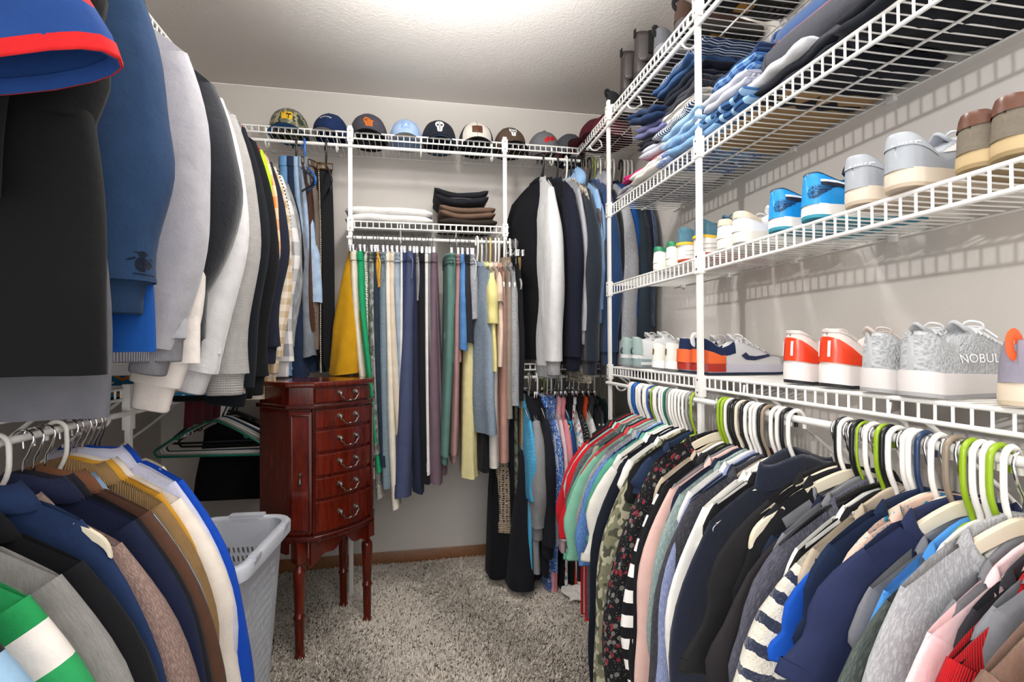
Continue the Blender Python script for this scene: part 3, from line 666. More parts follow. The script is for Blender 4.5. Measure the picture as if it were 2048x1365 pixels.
def shorten(s, n):
    w = s.split()[:n]
    while w and w[-1].strip(',') in ('a','an','the','with','of','in','on','and','its','his','between','behind','beside','left','right','over','showing','one','two','long','in','from','just','under','open','thin','half','only','that'): w.pop()
    return ' '.join(w).rstrip(',')
def rail(items, xy, z, rz, gcat, ghang, nrm, base, axis, gname='shirt'):
    g = random.Random(len(items)*3+1)
    for i, (p, s, mat, slv, ln, hg, o) in enumerate(items):
        loc = (xy, p, z) if axis == 'y' else (p, xy, z)
        o = dict(o); yaw = o.pop('yaw', g.uniform(-.06,.06)); nm = o.pop('name', gname); cat = o.pop('cat', 'top'); dp = o.pop('dy', 0)
        if axis == 'x': loc = (p, xy+dp, z)
        b = dict(base); b.update(o); b.pop('poke',0); b.setdefault('hw', {'short':.205,None:.17}.get(slv,.2)); b.setdefault('seed', i+1)
        b.setdefault('sa', {'short':(46,84),'long':(60,92),'cap':(36,72),None:(0,0)}[slv]); fl = bool(hg) and hg[0] not in ('tube','thin'); b.setdefault('zn', -.092 if not fl else (-.068 if hg[0] == 'flat' else -.078)); b.setdefault('hk', 'flat' if fl and hg[0] == 'flat' else 'tube')
        shirt(nm, s, cat, loc, rz, mat, sleeve=slv, ln=ln, yaw=yaw, group=gcat, **b)
        if hg: hanger(hg[0], hg[1], '%s %s carrying the %s' % (hg[1] if hg[1] != 'cream' else 'cream coloured', HN[hg[0]], shorten(s, 8)), (loc[0], loc[1], z), rz+yaw, ghang).scale = (1 if o.get('poke') else max(.72,min(1.0,(b['hw']-.006)/(.205 if hg[0] != 'flat' else .215))), 1, 1)
rail(RIGHT, RX, RZ, pi, G, GH, None, dict(th=.014, sth=.014, sw=(.095,.085), hb=.22, fold=.008, nw=.10, nd=.085), 'y')
EX = [(1.765,'tube','blue'),(1.71,'tube','white'),(1.655,'tube','white'),(1.59,'tube','white'),(1.53,'tube','white'),(1.50,'tube','grey'),(1.465,'tube','white'),(1.425,'tube','white'),(1.382,'tube','grey'),
 (1.222,'tube','lime'),(1.19,'tube','white'),(1.157,'tube','black'),(1.125,'tube','black'),(1.09,'tube','white'),(1.06,'tube','black'),(1.00,'tube','white'),(.985,'tube','black'),
 (.838,'tube','black'),(.83,'tube','white'),(.812,'metal','grey'),(.803,'tube','black'),(.783,'metal','grey'),(.774,'tube','white'),(.752,'tube','lime'),(.742,'tube','black'),(.715,'metal','grey'),(.703,'tube','white'),(.68,'tube','navy'),(.657,'tube','white'),(.634,'tube','taupe'),(.61,'tube','lime'),(.586,'tube','white'),(.56,'tube','white'),(.53,'tube','lime'),(.502,'tube','black'),(.474,'metal','grey')]
SL = [('black','#17171a'),('white','#e2e0da'),('navy','#1b2438'),('grey','#75767b'),('charcoal','#2b2b30'),('sand','#b9aa95')]
for i, (y, k, c) in enumerate(EX):
    a = min((r for r in RIGHT if r[0] > y), key=lambda r: r[0]); b = max((r for r in RIGHT if r[0] <= y), key=lambda r: r[0], default=a)
    q = SL[(i*5+(i//7)*2) % 6]; q = SL[3] if y < .62 and q[0] in ('sand','black','navy') else q; mid = 'squeezed between the %s and the %s' % (shorten(a[1],3), shorten(b[1],3)); yw = random.Random(int(y*1000)).uniform(-.05,.05)
    shirt('tank_top', '%s top %s' % (q[0], mid), 'top', (RX, y, RZ), pi, cloth(q[1]), sleeve='cap', ln=.60, hw=.185 if y > .6 else .15, hb=.19 if y > .6 else .16, zn=-.092 if k != 'metal' else -.078, th=.011, sth=.011, sa=(50,82), sl=.08, sw=(.07,.06), nw=.095, nd=.09, fold=.007, seed=i+90, yaw=yw, group=G)
    hanger(k, c, '%s %s of the top %s' % (c if k != 'metal' else 'shiny', {'tube':'tube hanger','metal':'wire hanger'}[k], mid.replace('squeezed ','')), (RX, y, RZ), pi+yw, GH).scale = (.87 if y > .6 else .72,1,1)
# ---------------------------------------------------------------- back wall, short rod: trousers hung by the waist
BY, BZ = YB-.315, 1.632
GP = 'trousers and skirts on the back rod'; GPH = 'clip hangers on the back rod'
PANTS = [ # label, material, x top, x bottom, half w top, half w bottom, z bottom (below rod), options
 ('mustard yellow pleated skirt hanging behind the cream trousers',C_('#b98a10'),-0.2709,-0.2898,.014,.062,-0.6181,dict(legs=1,pleat=2.0,f=.012,name='skirt',cat='skirt',d=(.10,.12,.14))),
 ('cream wide trousers, leftmost on the back rod',C_('#ddd3c2'),-0.2584,-0.1771,.016,.016,-1.0621,dict(path='sag')),
 ('emerald green trousers behind the white lace trousers',C_('#1f9a66'),-0.2291,-0.1444,.017,.014,-1.038,dict(path='sag')),
 ('white crochet lace trousers hanging lowest at left',C_('#e9e4da','lace'),-0.2106,-0.1529,.016,.014,-1.1791,dict(path='sag',legs=0,d=(.10,.09,.07))),
 ('grey camouflage trousers beside the lace trousers',C_('#7a7d78','camo','#55594f','#9b9d97'),-0.1808,-0.1511,.020,.022,-0.9622,dict(band='elastic')),
 ('dark ink blue trousers right of the grey camouflage ones',C_('#1f2a37','denim','#2d3a4a'),-0.166,-0.1219,.014,.026,-1.0126,{}),
 ('golden yellow shorts showing one thin gathered edge',C_('#cf9a35'),-0.1554,-0.1495,.011,.014,-0.2384,dict(band='elastic',legs=1,name='shorts',cat='shorts',tie='#d9a94a')),
 ('blue grey heather joggers with elastic waist',C_('#6d7f8b','heather','#8799a4'),-0.1315,-0.1141,.022,.022,-1.1074,dict(band='elastic',tie='#6d7f8b')),
 ('ivory linen trousers left of the beige pair',C_('#e4dccb'),-0.1134,-0.0721,.012,.022,-1.2038,{}),
 ('beige cotton trousers with straight legs',C_('#d6c8b4'),-0.0936,-0.0406,.015,.025,-1.021,{}),
 ('pale chambray blue trousers',C_('#8c9cae','denim','#aab7c4'),-0.0722,-0.0509,.016,.016,-0.8021,dict(band='elastic')),
 ('white trousers with a narrow visible edge, beside the navy pair',C_('#e8e5e0'),-0.053,-0.0372,.008,.014,-1.0974,{}),
 ('navy blue trousers left of the slate blue pair',C_('#2a3a5e'),-0.0398,-0.0304,.015,.024,-1.084,{}),
 ('slate blue flared trousers, longest on the back rod',C_('#454d6b'),-0.0158,-0.0384,.018,.044,-1.1551,dict(d=(.14,.16,.14),tie='#5a6284')),
 ('dark indigo trousers right of the slate blue pair',C_('#23283c'),0.0014,0.0283,.013,.026,-1.143,{}),
 ('mid grey sweat shorts with one visible edge',C_('#7f7f82','heather','#98989b'),0.0145,0.0182,.009,.012,-0.2924,dict(legs=1,name='shorts',cat='shorts',band='elastic')),
 ('black trousers with a smooth waistband',C_('#17171d'),0.0362,0.0567,.021,.030,-1.1006,{}),
 ('white trousers right of the black pair',C_('#e2e0dd'),0.0561,0.0677,.012,.013,-1.0571,{}),
 ('grey tailored trousers beside the mauve pair',C_('#77777a'),0.0693,0.0862,.010,.012,-0.9737,{}),
 ('mauve trousers with flared legs',C_('#6f5a66'),0.0888,0.1087,.016,.031,-1.1009,dict(d=(.13,.15,.13))),
 ('sage green cargo joggers with elastic cuffs',C_('#5d8078'),0.1669,0.1436,.024,.024,-0.9835,dict(band='elastic',cuff='elastic',pocket=True,tie='#4f7068',d=(.14,.16,.12))),
 ('dusty rose cargo joggers right of the sage green pair',C_('#a88280'),0.1966,0.1819,.014,.016,-0.9785,dict(band='elastic',cuff='elastic',pocket=True)),
 ('bright blue denim shorts with a frayed hem',C_('#3c6fae','denim','#6a9acb'),0.2158,0.2207,.013,.022,-0.5162,dict(legs=1,name='shorts',cat='shorts')),
 ('dark charcoal shorts beside the denim shorts',C_('#2a2b33'),0.2391,0.2487,.014,.022,-0.4896,dict(legs=1,name='shorts',cat='shorts',band='elastic')),
 ('light grey jersey shorts with a drawstring',C_('#9a9aa0','heather','#b5b5ba'),0.2638,0.2717,.017,.026,-0.3819,dict(legs=1,name='shorts',cat='shorts',band='elastic',tie='#c8c8cc')),
]
for i, (lab, mat, xt, xb, wt, wb, zb, o) in enumerate(PANTS):
    o = dict(o); sag = o.pop('path', None); d = o.pop('d', (.125,.14,.115)); x0 = xt
    # the visible front edge hangs toward the room: keep the rod point straight above the waist
    mid = (xb-xt)*(.33 if not sag else .42)
    dx = 0.0
    path = [(0,0,-.082),(mid*.4,0,-.082+(zb+.082)*.3),(mid*1.3,0,-.082+(zb+.082)*.62),(xb-xt,0,zb)]
    xr = x0*BY/(BY-d[0])                      # waist sits over its own rod point
    pants(lab, (xt, BY, BZ), 0, mat, path, [q*1.22 for q in (wt,wt*.6+wb*.5,wb*.9+wt*.1,wb)], f=o.pop('f',.010), d=d, seed=i+1, group=GP, **o)
    hanger('clip','grey','chrome clip hanger holding the '+shorten(lab, 9), (xt, BY, BZ), -pi/2, GPH)
# tops at the right end of the same rod
GT = 'tank tops and tees on the back rod'; GTH = 'hangers at the right end of the back rod'
BT = [
 (0.2939,'dusty blue sleeveless dress',C_('#7c8b9b','heather','#93a1af'),None,.80,('tube','white'),dict(name='dress',cat='dress',hw=.15,hb=.20,nw=.09,nd=.12,th=.035,fold=.016,yaw=.25,dy=-.03)),
 (0.323,'black knee length dress below the pale dresses',C_('#14151a'),None,.98,('tube','white'),dict(name='dress',cat='dress',hw=.15,hb=.17,th=.03,dy=.02)),
 (0.341,'soft yellow tee with a loose sleeve',C_('#e3d994'),'short',.52,('tube','grey'),dict(hw=.17,sl=.20,sw=(.075,.07),sth=.03,sa=(54,88))),
 (0.3614,'long ivory tank dress',C_('#e3ddd4'),None,.96,('tube','yellow'),dict(name='dress',cat='dress',hw=.15,hb=.16,th=.03,nw=.08)),
 (0.3863,'pale peach top beside the rose tank',C_('#d8c3b2'),'cap',.50,('tube','white'),dict(hw=.16,th=.02)),
 (0.4022,'dusty rose ribbed tank dress',C_('#b98d80'),None,.94,('tube','white'),dict(name='dress',cat='dress',hw=.15,hb=.15,th=.028,nw=.085,nd=.12)),
 (0.4296,'taupe sleeveless knit dress',C_('#a3978a','rib','#b5aa9d'),None,.74,('tube','white'),dict(name='dress',cat='dress',hw=.15,hb=.15,th=.026)),
 (0.4571,'grey marled knit vest',C_('#8b8d90','knit','#b9bbbd'),None,.68,('tube','white'),dict(name='vest',cat='vest',hw=.15,hb=.16,th=.03)),
 (0.4848,'black tank top at the end of the back rod',C_('#16171b'),None,.66,('tube','grey'),dict(hw=.13,hb=.15,th=.022,nw=.09,nd=.14)),
]
rail(BT, BY, BZ, -pi/2, GT, GTH, None, dict(), 'x', 'tank_top')
# garments on that rod that hang lower than the rest
LOW = [
 ('pale yellow pleated skirt showing under the blue dress',C_('#d9cf9a'),0.2568,0.257,.02,.04,-1.107,dict(legs=1,pleat=1.5,f=.01,name='skirt',cat='skirt')),
 ('taupe crochet cover up with an open lattice hem',C_('#9c8c78','lace'),0.4375,0.4107,.03,.06,-1.3697,dict(legs=0,name='cover_up',cat='top')),
 ('long black maxi skirt reaching lowest on the back rod',C_('#101116'),0.4647,0.4077,.03,.075,-1.5774,dict(legs=1,pleat=1.0,f=.012,name='skirt',cat='skirt')),
 ('green grey camouflage leggings beside the crochet cover up',C_('#5d6055','camo','#3f4238','#7b7d72'),0.4727,0.4757,.014,.016,-1.3569,{}),
 ('camel tan trousers edge beside the black trousers',C_('#a78659'),0.494,0.499,.010,.010,-0.9669,{}),
]
for i, (lab, mat, xt, xb, wt, wb, zb, o) in enumerate(LOW):
    path = [(0,0,-.082),((xb-xt)*.3,0,zb*.4),((xb-xt)*.8,0,zb*.75),(xb-xt,0,zb)]
    pants(lab, (xt, BY, BZ), 0, mat, path, (wt,wt*.6+wb*.5,wb*.9+wt*.1,wb), d=(.06,.08,.09), seed=i+40, group=GP, **o)
    hanger('clip','grey','chrome clip hanger holding the '+shorten(lab, 8), (xt, BY, BZ), -pi/2, GPH)

# ---------------------------------------------------------------- back wall, right end of the high rod: hoodies
HZ = 2.052
GH2 = 'sweatshirts on the back right high rod'; GH2H = 'hangers on the back right high rod'
HB = dict(th=.030, sth=.032, fold=.014, hw=.215, hb=.23, cuff=True, hemband=True, sw=(.10,.065), sl=.66)
def hx(x, Y=2.20): return x
HOOD = [
 (0.5736+.04,'black crew sweatshirt turned to show its front',C_('#101116'),'long',.84,('tube','black'),dict(yaw=.62,hw=.20,hb=.20,sl=.64,nd=.05,sa=(64,92),th=.05,fold=.02)),
 (0.6237,'white sweatshirt with a grey ribbed hem',C_('#d9d9da','fleece'),'long',.92,('tube','black'),dict(trim=C_('#b9babd','rib','#c9cacd'),sl=.76,sth=.042,th=.04)),
 (0.6958,'midnight navy sweatshirt next to the white one',C_('#141828'),'long',.86,('tube','black'),dict(sl=.74,sth=.038)),
 (0.7428,'pale grey top showing a thin edge among navy sweatshirts',C_('#a9aab0'),'long',.76,('tube','white'),dict(hemband=False,sl=.62,sth=.018,th=.02)),
 (0.7641,'grey leaf print shirt with the tail hanging below the shelf',C_('#8c8272','leaves','#d8cfc0'),'long',1.0,('tube','black'),dict(hemband=False,sl=.44,sth=.018,th=.024)),
 (0.7854,'charcoal blue sweatshirt left of the light blue one',C_('#1e2631','fleece'),'long',.86,('tube','black'),dict(sl=.76,sth=.042,th=.03)),
 (0.8059+.012,'light sky blue hoodie in the corner',C_('#8fb4dc'),'long',.70,('tube','black'),dict(neck='hood',sl=.52,sth=.026)),
 (0.825+.016,'slate grey hoodie with a zip',C_('#55555d'),'long',.72,('thin','taupe'),dict(neck='hood',sl=.5,sth=.022)),
 (0.8571+.006,'steel blue sweatshirt left of the white post',C_('#22406a','fleece'),'long',.84,('tube','black'),dict(sl=.72,sth=.045,th=.03)),
 (0.8852+.004,'periwinkle blue top behind the white post',C_('#545d98'),'long',.66,('thin','lime'),dict(hemband=False,sl=.48)),
 (0.9175,'black sweatshirt right of the white post',C_('#16171c','fleece'),'long',.84,('tube','white'),dict(sl=.66)),
 (0.9554,'light grey heather hoodie seen between the shelves',C_('#a2a3a8','heather','#babbc0'),'long',.92,('tube','white'),dict(neck='hood',sl=.78,sth=.05,th=.04)),
 (0.9778+.01,'bright cobalt blue top with a dark collar',C_('#1a4f93'),'long',.80,('tube','white'),dict(sl=.66,trim=C_('#141b2b'))),
 (1.0188+.012,'dark teal grey jogging jacket',C_('#2e3a45'),'long',.90,('tube','black'),dict(sl=.76,sth=.045,th=.035)),
 (1.0479+.014,'navy button shirt next to the quilted vest',C_('#1b2338'),'long',.76,('tube','white'),dict(hemband=False,sl=.58)),
 (1.0645+.02,'navy knit top with a white cord by the right wall',C_('#39455c','cable','#5d6a82'),'long',.78,('tube','white'),dict(sl=.6)),
 (1.045,'quilted charcoal puffer jacket against the right wall',C_('#3a3d46','quilt'),'long',.84,('tube','white'),dict(sl=.66,sth=.04)),
]
rail(HOOD, YB-.315, HZ, -pi/2, GH2, GH2H, None, HB, 'x', 'sweatshirt')
# ---------------------------------------------------------------- back right corner: short low rod of button shirts, trousers under them
LZ = 1.0445-.066
GS = 'button shirts in the back right corner'; GSH = 'hangers in the back right corner'
CB = dict(th=.020, sth=.020, fold=.011, hw=.19, hb=.20, neck='polo', nd=.06, sw=(.09,.07))
CORN = [
 (0.5056,'bright aqua patterned shirt',C_('#4aa3cf','dots','#7cc3e2'),'short',.76,('tube','white'),dict(sl=.32,sa=(60,90))),
 (0.5464,'dove grey long sleeved shirt',C_('#8d8d90'),'long',.78,('tube','white'),dict(sl=.44,sth=.045,sw=(.09,.075),th=.03)),
 (0.5875,'black shirt between the grey and floral shirts',C_('#1d1e25'),'long',.80,('tube','white'),dict(sl=.52,sth=.035)),
 (0.6197,'blue and white floral print shirt',C_('#2f5fa8','floral','#dfe6ee','#88a8d0',s=.6),'short',.78,('thin','lime'),dict(sl=.34)),
 (0.6382,'pale blue pinstripe shirt',C_('#c7cfdc','vstripe','#8e9cb4',s=.4),'short',.66,('tube','white'),dict(sl=.24)),
 (0.6568,'white and pink striped shirt',C_('#e7e0e2','vstripe','#d59aa6',s=.5),'long',.66,('tube','white'),dict(sl=.50)),
 (0.6777,'rose pink shirt with white panel',C_('#d98d98'),'short',.58,('thin','taupe'),dict(sl=.20)),
 (0.6909,'deep blue shirt beside the skull print shirt',C_('#1e3f70'),'short',.60,('tube','white'),dict(sl=.2)),
 (0.7089,'turquoise shirt printed with round sugar skulls',C_('#1f8fb0','skulls','#e9ddc8','#c2562c'),'short',.64,('tube','white'),dict(sl=.28,hw=.20,sth=.035,th=.03,sa=(58,90))),
 (0.7479,'white shirt with small red prints',C_('#e5e1de','floral','#b8323a','#3a88a8',s=1.2),'short',.98,('tube','white'),dict(sl=.24)),
 (0.7714,'black shirt with white flecks',C_('#17181c','dots','#cfcfd2',s=.7),'short',.70,('tube','white'),dict(sl=.2)),
 (0.7976,'white dotted shirt deep in the corner',C_('#dcdcda','dots','#55565a',s=.6),'short',.66,('tube','white'),dict(sl=.2)),
 (0.8471,'dark charcoal camisole in the shaded corner',C_('#303137'),None,.5,('tube','white'),dict(neck='crew',hw=.15)),
 (0.8795,'dull grey vest in the shaded corner',C_('#4b4c52'),None,.5,('tube','white'),dict(neck='crew',hw=.15)),
 (0.9096,'dark green tee at the end of the corner rod',C_('#1d3a38'),'short',.55,('tube','taupe'),dict(neck='crew',hw=.16)),
]
rail(CORN, YB-.315, LZ, -pi/2, GS, GSH, None, CB, 'x', 'button_shirt')
GL = 'long garments under the corner shirts'
CL = [ # long things hanging below the shirts, from the same rod
 ('long black wide leg trousers sweeping to the carpet',C_('#17181f'),0.554,0.5014,.03,.075,0.0534,dict(d=(.08,.12,.16))),
 ('dark grey trousers behind the black wide leg pair',C_('#3d3d42'),0.5441,0.5178,.02,.024,0.1704,{}),
 ('blue and white floral lounge trousers',C_('#3f61a0','floral','#dde4ec','#8aa4cc',s=.6),0.6394,0.6069,.016,.022,0.0372,{}),
 ('pale pink lounge trousers right of the floral pair',C_('#d9a3aa'),0.6682,0.6252,.016,.02,0.0066,{}),
 ('coral pink lounge trousers with a turned hem',C_('#d3838c'),0.6874,0.637,.016,.022,-0.0019,{}),
 ('black lounge trousers right of the coral pair',C_('#111217'),0.7227,0.6839,.02,.026,-0.0004,{}),
 ('white lounge trousers with blue and red icons',C_('#dcd8d6','floral','#3f86a8','#b0323a',s=1.5),0.7406,0.6853,.014,.018,0.0372,{}),
 ('black pyjama trousers hanging beside the orange pair',C_('#191a1f'),0.7717,0.7294,.016,.02,0.0272,{}),
 ('orange red trousers low in the corner',C_('#cf4a26'),0.7992,0.7338,.012,.016,0.0377,{}),
 ('dark grey fleece trousers right of the orange pair',C_('#37383d'),0.8287,0.7463,.02,.028,0.0465,{}),
]
for i, (lab, mat, xt, xb, wt, wb, zb, o) in enumerate(CL):
    z0 = LZ-.082; zr = zb-LZ
    o = dict(o); d = o.pop('d', (.07,.09,.10)); dy = o.pop('dy', 0)
    path = [(0,0,-.082),((xb-xt)*.3,0,zr*.4),((xb-xt)*.8,0,zr*.75),(xb-xt,0,zr)]
    pants(lab, (xt, BY-.06, LZ), 0, mat, path, (wt,wt*.6+wb*.5,wb*.9+wt*.1,wb), d=d, seed=i+70, group=GL, f=.010, **o)
    hanger('clip','grey','chrome clip hanger holding the '+shorten(lab, 8), (xt, BY-.02, LZ), -pi/2, 'clip hangers in the back right corner')
# fallen white dotted cloth on the carpet
g = random.Random(5); P = []
for i in range(12):
    for j in range(14):
        u, v = i/11, j/13; x = 0.6559+.15*u; y = 2.1258+.14*v
        P.append((x+.01*sin(7*v), y+.012*sin(9*u), .014+.03*abs(sin(5*u+3*v))*sin(pi*min(1,max(0,u)))*sin(pi*v)+.008*sin(11*u)*sin(8*v)+.01))
m = MB().grid(np.array(P).reshape(12,14,3), uv=(np.linspace(0,.15,12), np.linspace(0,.14,14)))
o = m.build('crumpled_cloth', cloth('#e3dfda','dots','#8a8684',s=.35)); sol = o.modifiers.new('thick','SOLIDIFY'); sol.thickness = .004
tag(o, 'crumpled white cloth with grey dots lying on the carpet under the corner shirts', 'cloth')
# ---------------------------------------------------------------- left high rod: sweaters and hoodies (aisle side = +X)
LX, LHZ = -.757, 2.047
GLU = 'tops on the left high rod'; GLUH = 'hangers on the left high rod'
LB = dict(th=.032, sth=.040, fold=.016, hw=.245, hb=.24, sw=(.115,.07), sl=.66, sa=(70,90), hemband=True)
LEFT = [
 (2.360,'black knit sweater at the far end of the left high rod',C_('#15161b'),'long',.76,('tube','black'),dict(sl=.60)),
 (2.280,'grey cable knit cardigan at the far end',C_('#6d6e73','cable','#a5a7ab'),'long',.80,('tube','black'),dict(sl=.66,sth=.036)),
 (2.200,'grey and white buffalo check shirt',C_('#d9d8d6','plaid','#7f8085'),'long',.86,('tube','white'),dict(sl=.72,neck='polo',hemband=False,sth=.036)),
 (2.130,'black and white fine striped top',C_('#17171b','stripe','#e5e3df',s=.42),'long',.80,('tube','white'),dict(sl=.60,hemband=False,sth=.026)),
 (2.090,'tan and white checked shirt hanging long',C_('#e0d6c6','plaid','#b89e78',s=.5),'long',1.02,('tube','white'),dict(sl=.70,hemband=False,sth=.02,th=.02)),
 (2.040,'ink navy cardigan with a smooth shoulder',C_('#1d2130'),'long',.82,('tube','black'),dict(sl=.66,sth=.036)),
 (1.985,'ivory crochet cardigan with open holes',C_('#e5dccb','lace'),'short',.56,('tube','white'),dict(sl=.30,hemband=False,sth=.034)),
 (1.945,'orange plaid shirt behind the lime tee',C_('#d8722a','plaid','#e9c9a6',s=.7),'long',.74,('tube','white'),dict(sl=.56,hemband=False,sth=.02)),
 (1.915,'neon lime tee with a loose sleeve',C_('#a9dc1a'),'short',.62,('tube','white'),dict(sl=.38,hemband=False,sth=.022,sw=(.11,.08))),
 (1.885,'red patterned blouse showing at the shoulder',C_('#9c2230','floral','#e2b8b0','#5c1320'),'cap',.6,('tube','white'),dict(hemband=False,sl=.12)),
 (1.830,'black hooded jacket with a long zip',C_('#0c0d11'),'long',.94,('tube','black'),dict(sl=.76,neck='hood',sth=.042)),
 (1.735,'dark navy track jacket next to the hooded jacket',C_('#0f131a'),'long',.90,('tube','black'),dict(sl=.78,sth=.044,bend=(8,0))),
 (1.69,'blue and orange aztec patterned pullover hanging below the grey hems',C_('#2f7fa8','aztec','#cf7a32','#2a6f98'),None,.965,('tube','white'),dict(hw=.24,hb=.25,hemband=False,th=.022)),
 (1.875,'white long tee showing its hem under the black jackets',C_('#d5d3d2'),None,.99,('tube','white'),dict(hw=.24,hb=.25,hemband=False,th=.018)),
 (1.635,'grey waffle knit pullover with narrow sleeve',C_('#9d9a98','waffle','#c6c3c0'),'long',.80,('tube','white'),dict(sl=.74,sth=.042)),
 (1.535,'white fleece pullover with a pointed sleeve',C_('#d8d7d8','fleece'),'long',.84,('tube','white'),dict(sl=.72,sth=.055,sw=(.12,.07),bend=(16,0))),
 (1.425,'charcoal navy fleece sweatshirt with a bent sleeve',C_('#171a22','fleece'),'long',.80,('tube','black'),dict(sl=.50,hw=.262,sth=.075,sw=(.13,.08),sa=(66,84),bend=(45,0),th=.05)),
 (1.30,'silver grey sweatshirt with long ribbed cuffs',C_('#a5a4aa','fleece'),'long',.80,('tube','white'),dict(sl=.66,sth=.05,sw=(.115,.055),bend=(12,0),th=.05,trim=C_('#8f8e95','rib','#a09fa6'))),
 (1.385,'white undershirt with a wide cuff below the grey sweatshirt',C_('#e4dcd6'),'long',.86,('tube','white'),dict(sl=.80,hw=.19,sth=.034,sw=(.10,.06),hemband=False,bend=(12,0))),
 (1.085,'steel blue pullover with an embroidered emblem',C_('#223a5a'),'long',.66,('tube','blue'),dict(sl=.53,sth=.070,sw=(.125,.10),sa=(72,90),th=.055,yaw=.14)),
 (1.16,'royal blue shirt hanging under the steel blue pullover',C_('#124a94'),None,.83,('tube','white'),dict(hemband=False,hw=.2)),
 (0.935,'black heavy tee with a wide hem, near the camera',C_('#07080a'),'short',.865,('tube','black'),dict(sl=.30,sth=.05,th=.05,fold=.022,hb=.265,hw=.23,hemband=False,sw=(.115,.10),yaw=.05)),
 (1.03,'grey long tee whose hem curves below the black tee',C_('#5c5c62'),'cap',.945,('tube','white'),dict(sl=.06,hw=.18,th=.03,fold=.02,hb=.225,hemband=False,sth=.03)),
 (0.860,'black short sleeved shirt with a folded sleeve',C_('#08090b'),'short',.60,('tube','black'),dict(sl=.21,hw=.235,hb=.17,sth=.05,hemband=False,th=.045,sw=(.11,.11),sa=(56,82))),
 (0.800,'red, white and navy rugby shirt nearest the camera on the left',C_('#c81f22','bands','#1c3f7c','#ded6cf',s=.62),'short',.50,('tube','white'),dict(sl=.30,hw=.225,hb=.16,sth=.05,hemband=False,th=.04,sw=(.10,.10),sa=(50,76))),
]
rail(LEFT, LX, LHZ, 0, GLU, GLUH, None, LB, 'y', 'sweater')
# ---------------------------------------------------------------- left low rod: jackets on hangers
LLZ = .957
GLL = 'jackets on the left low rod'; GLLH = 'hangers on the left low rod'
LLB = dict(th=.022, sth=.030, fold=.012, hw=.20, hb=.22, sw=(.11,.07), sl=.60, sa=(56,84), neck='polo', nd=.06, nw=.085)
LLOW = [
 (1.420,'bare contoured hanger shirt in pale sand',C_('#c9bda4'),'cap',.5,('flat','cream'),dict(hw=.15,neck='crew')),
 (1.400,'cobalt blue jacket, last on the left low rod',C_('#0f46b0'),'long',.84,('flat','cream'),dict(sl=.80,sth=.036)),
 (1.378,'pale lilac white shirt left of the blue jacket',C_('#c6c8dd'),'long',.84,('flat','cream'),dict(sl=.74,hw=.195,sth=.022)),
 (1.352,'ivory white blouse with puffed shoulder',C_('#e6ddd2'),'long',.74,('metal','grey'),dict(sl=.66,sth=.042,hw=.212,sw=(.115,.085))),
 (1.330,'mustard edged cardigan under the white blouse',C_('#c8932f'),'long',.74,('metal','grey'),dict(sl=.56,hw=.18,sth=.02)),
 (1.308,'tan corduroy shirt under the white blouse',C_('#94744b','rib','#a5845a',s=.9),'long',.76,('metal','grey'),dict(sl=.58,sth=.034)),
 (1.268,'light blue denim jacket left of the tan shirt',C_('#5f7d9d','denim','#9ab4cc'),'long',.80,('tube','white'),dict(sl=.72,sth=.036)),
 (1.232,'chocolate brown suede jacket with an amber lining',C_('#54392c'),'long',.84,('metal','grey'),dict(sl=.76,sth=.04,trim=C_('#6b452f'))),
 (1.200,'plain black blazer behind the brown jacket',C_('#14151d'),'long',.84,('metal','grey'),dict(sl=.74,sth=.036)),
 (1.170,'midnight blue blazer left of the brown jacket',C_('#161d38'),'long',.84,('metal','grey'),dict(sl=.74,sth=.036)),
 (1.105,'mauve marled knit cardigan right of the navy shirt',C_('#7d665f','heather','#9c877f'),'long',.80,('tube','white'),dict(sl=.74,sth=.05,hw=.21)),
 (1.055,'navy work shirt beside a cream hanger',C_('#1d2f52'),'long',.84,('flat','cream'),dict(sl=.74,sth=.018,hw=.172,poke=1)),
 (1.000,'black denim jacket with a stand collar',C_('#0b0d11'),'long',.84,('tube','white'),dict(sl=.74,sth=.05,th=.035)),
 (0.950,'light grey fuzzy knit jacket',C_('#6f6c6b','fuzzy','#a8a4a1'),'long',.80,('tube','white'),dict(sl=.70,sth=.05,th=.04)),
 (0.880,'green and white colour block sweater',C_('#1f8a4c','bands','#e5dfd8','#2c9a5a',s=.6),'long',.74,('tube','white'),dict(sl=.66,sth=.05,th=.035,neck='crew')),
 (0.800,'pale blue and black jacket nearest the camera on the left low rod',C_('#191a22','bands','#8fb0cc','#22232c',s=.6),'long',.76,('tube','white'),dict(sl=.66,sth=.05,th=.04)),
]
rail(LLOW, LX, LLZ, 0, GLL, GLLH, None, LLB, 'y', 'jacket')

# tonal embroidered bird on the steel blue pullover
o = next(o for o in SC.objects if str(o.get('label','')).startswith('steel blue pullover')); sl = [c for c in o.children if c.name.startswith('sleeve')][0]
BIRD = [circle(0,0,.009,16,.8,1.25), circle(.001,.0155,.0048,10), [(-.003,.016),(-.010,.0185),(-.003,.0185)], [(-.006,.008),(-.017,.004),(-.016,.0065),(-.006,.011)], [(.006,.008),(.019,.002),(.018,.005),(.006,.011)], [(-.009,-.0135),(.009,-.0145),(.009,-.0165),(-.009,-.0155)]]
decal('embroidered_emblem', poly_mesh([[(x*1.25, y*1.25) for x, y in b] for b in BIRD]), cloth('#0b1526'), sl, (0.2471, -.3, -0.7548), (1,0,0), (0,0,1), .0016, .9)

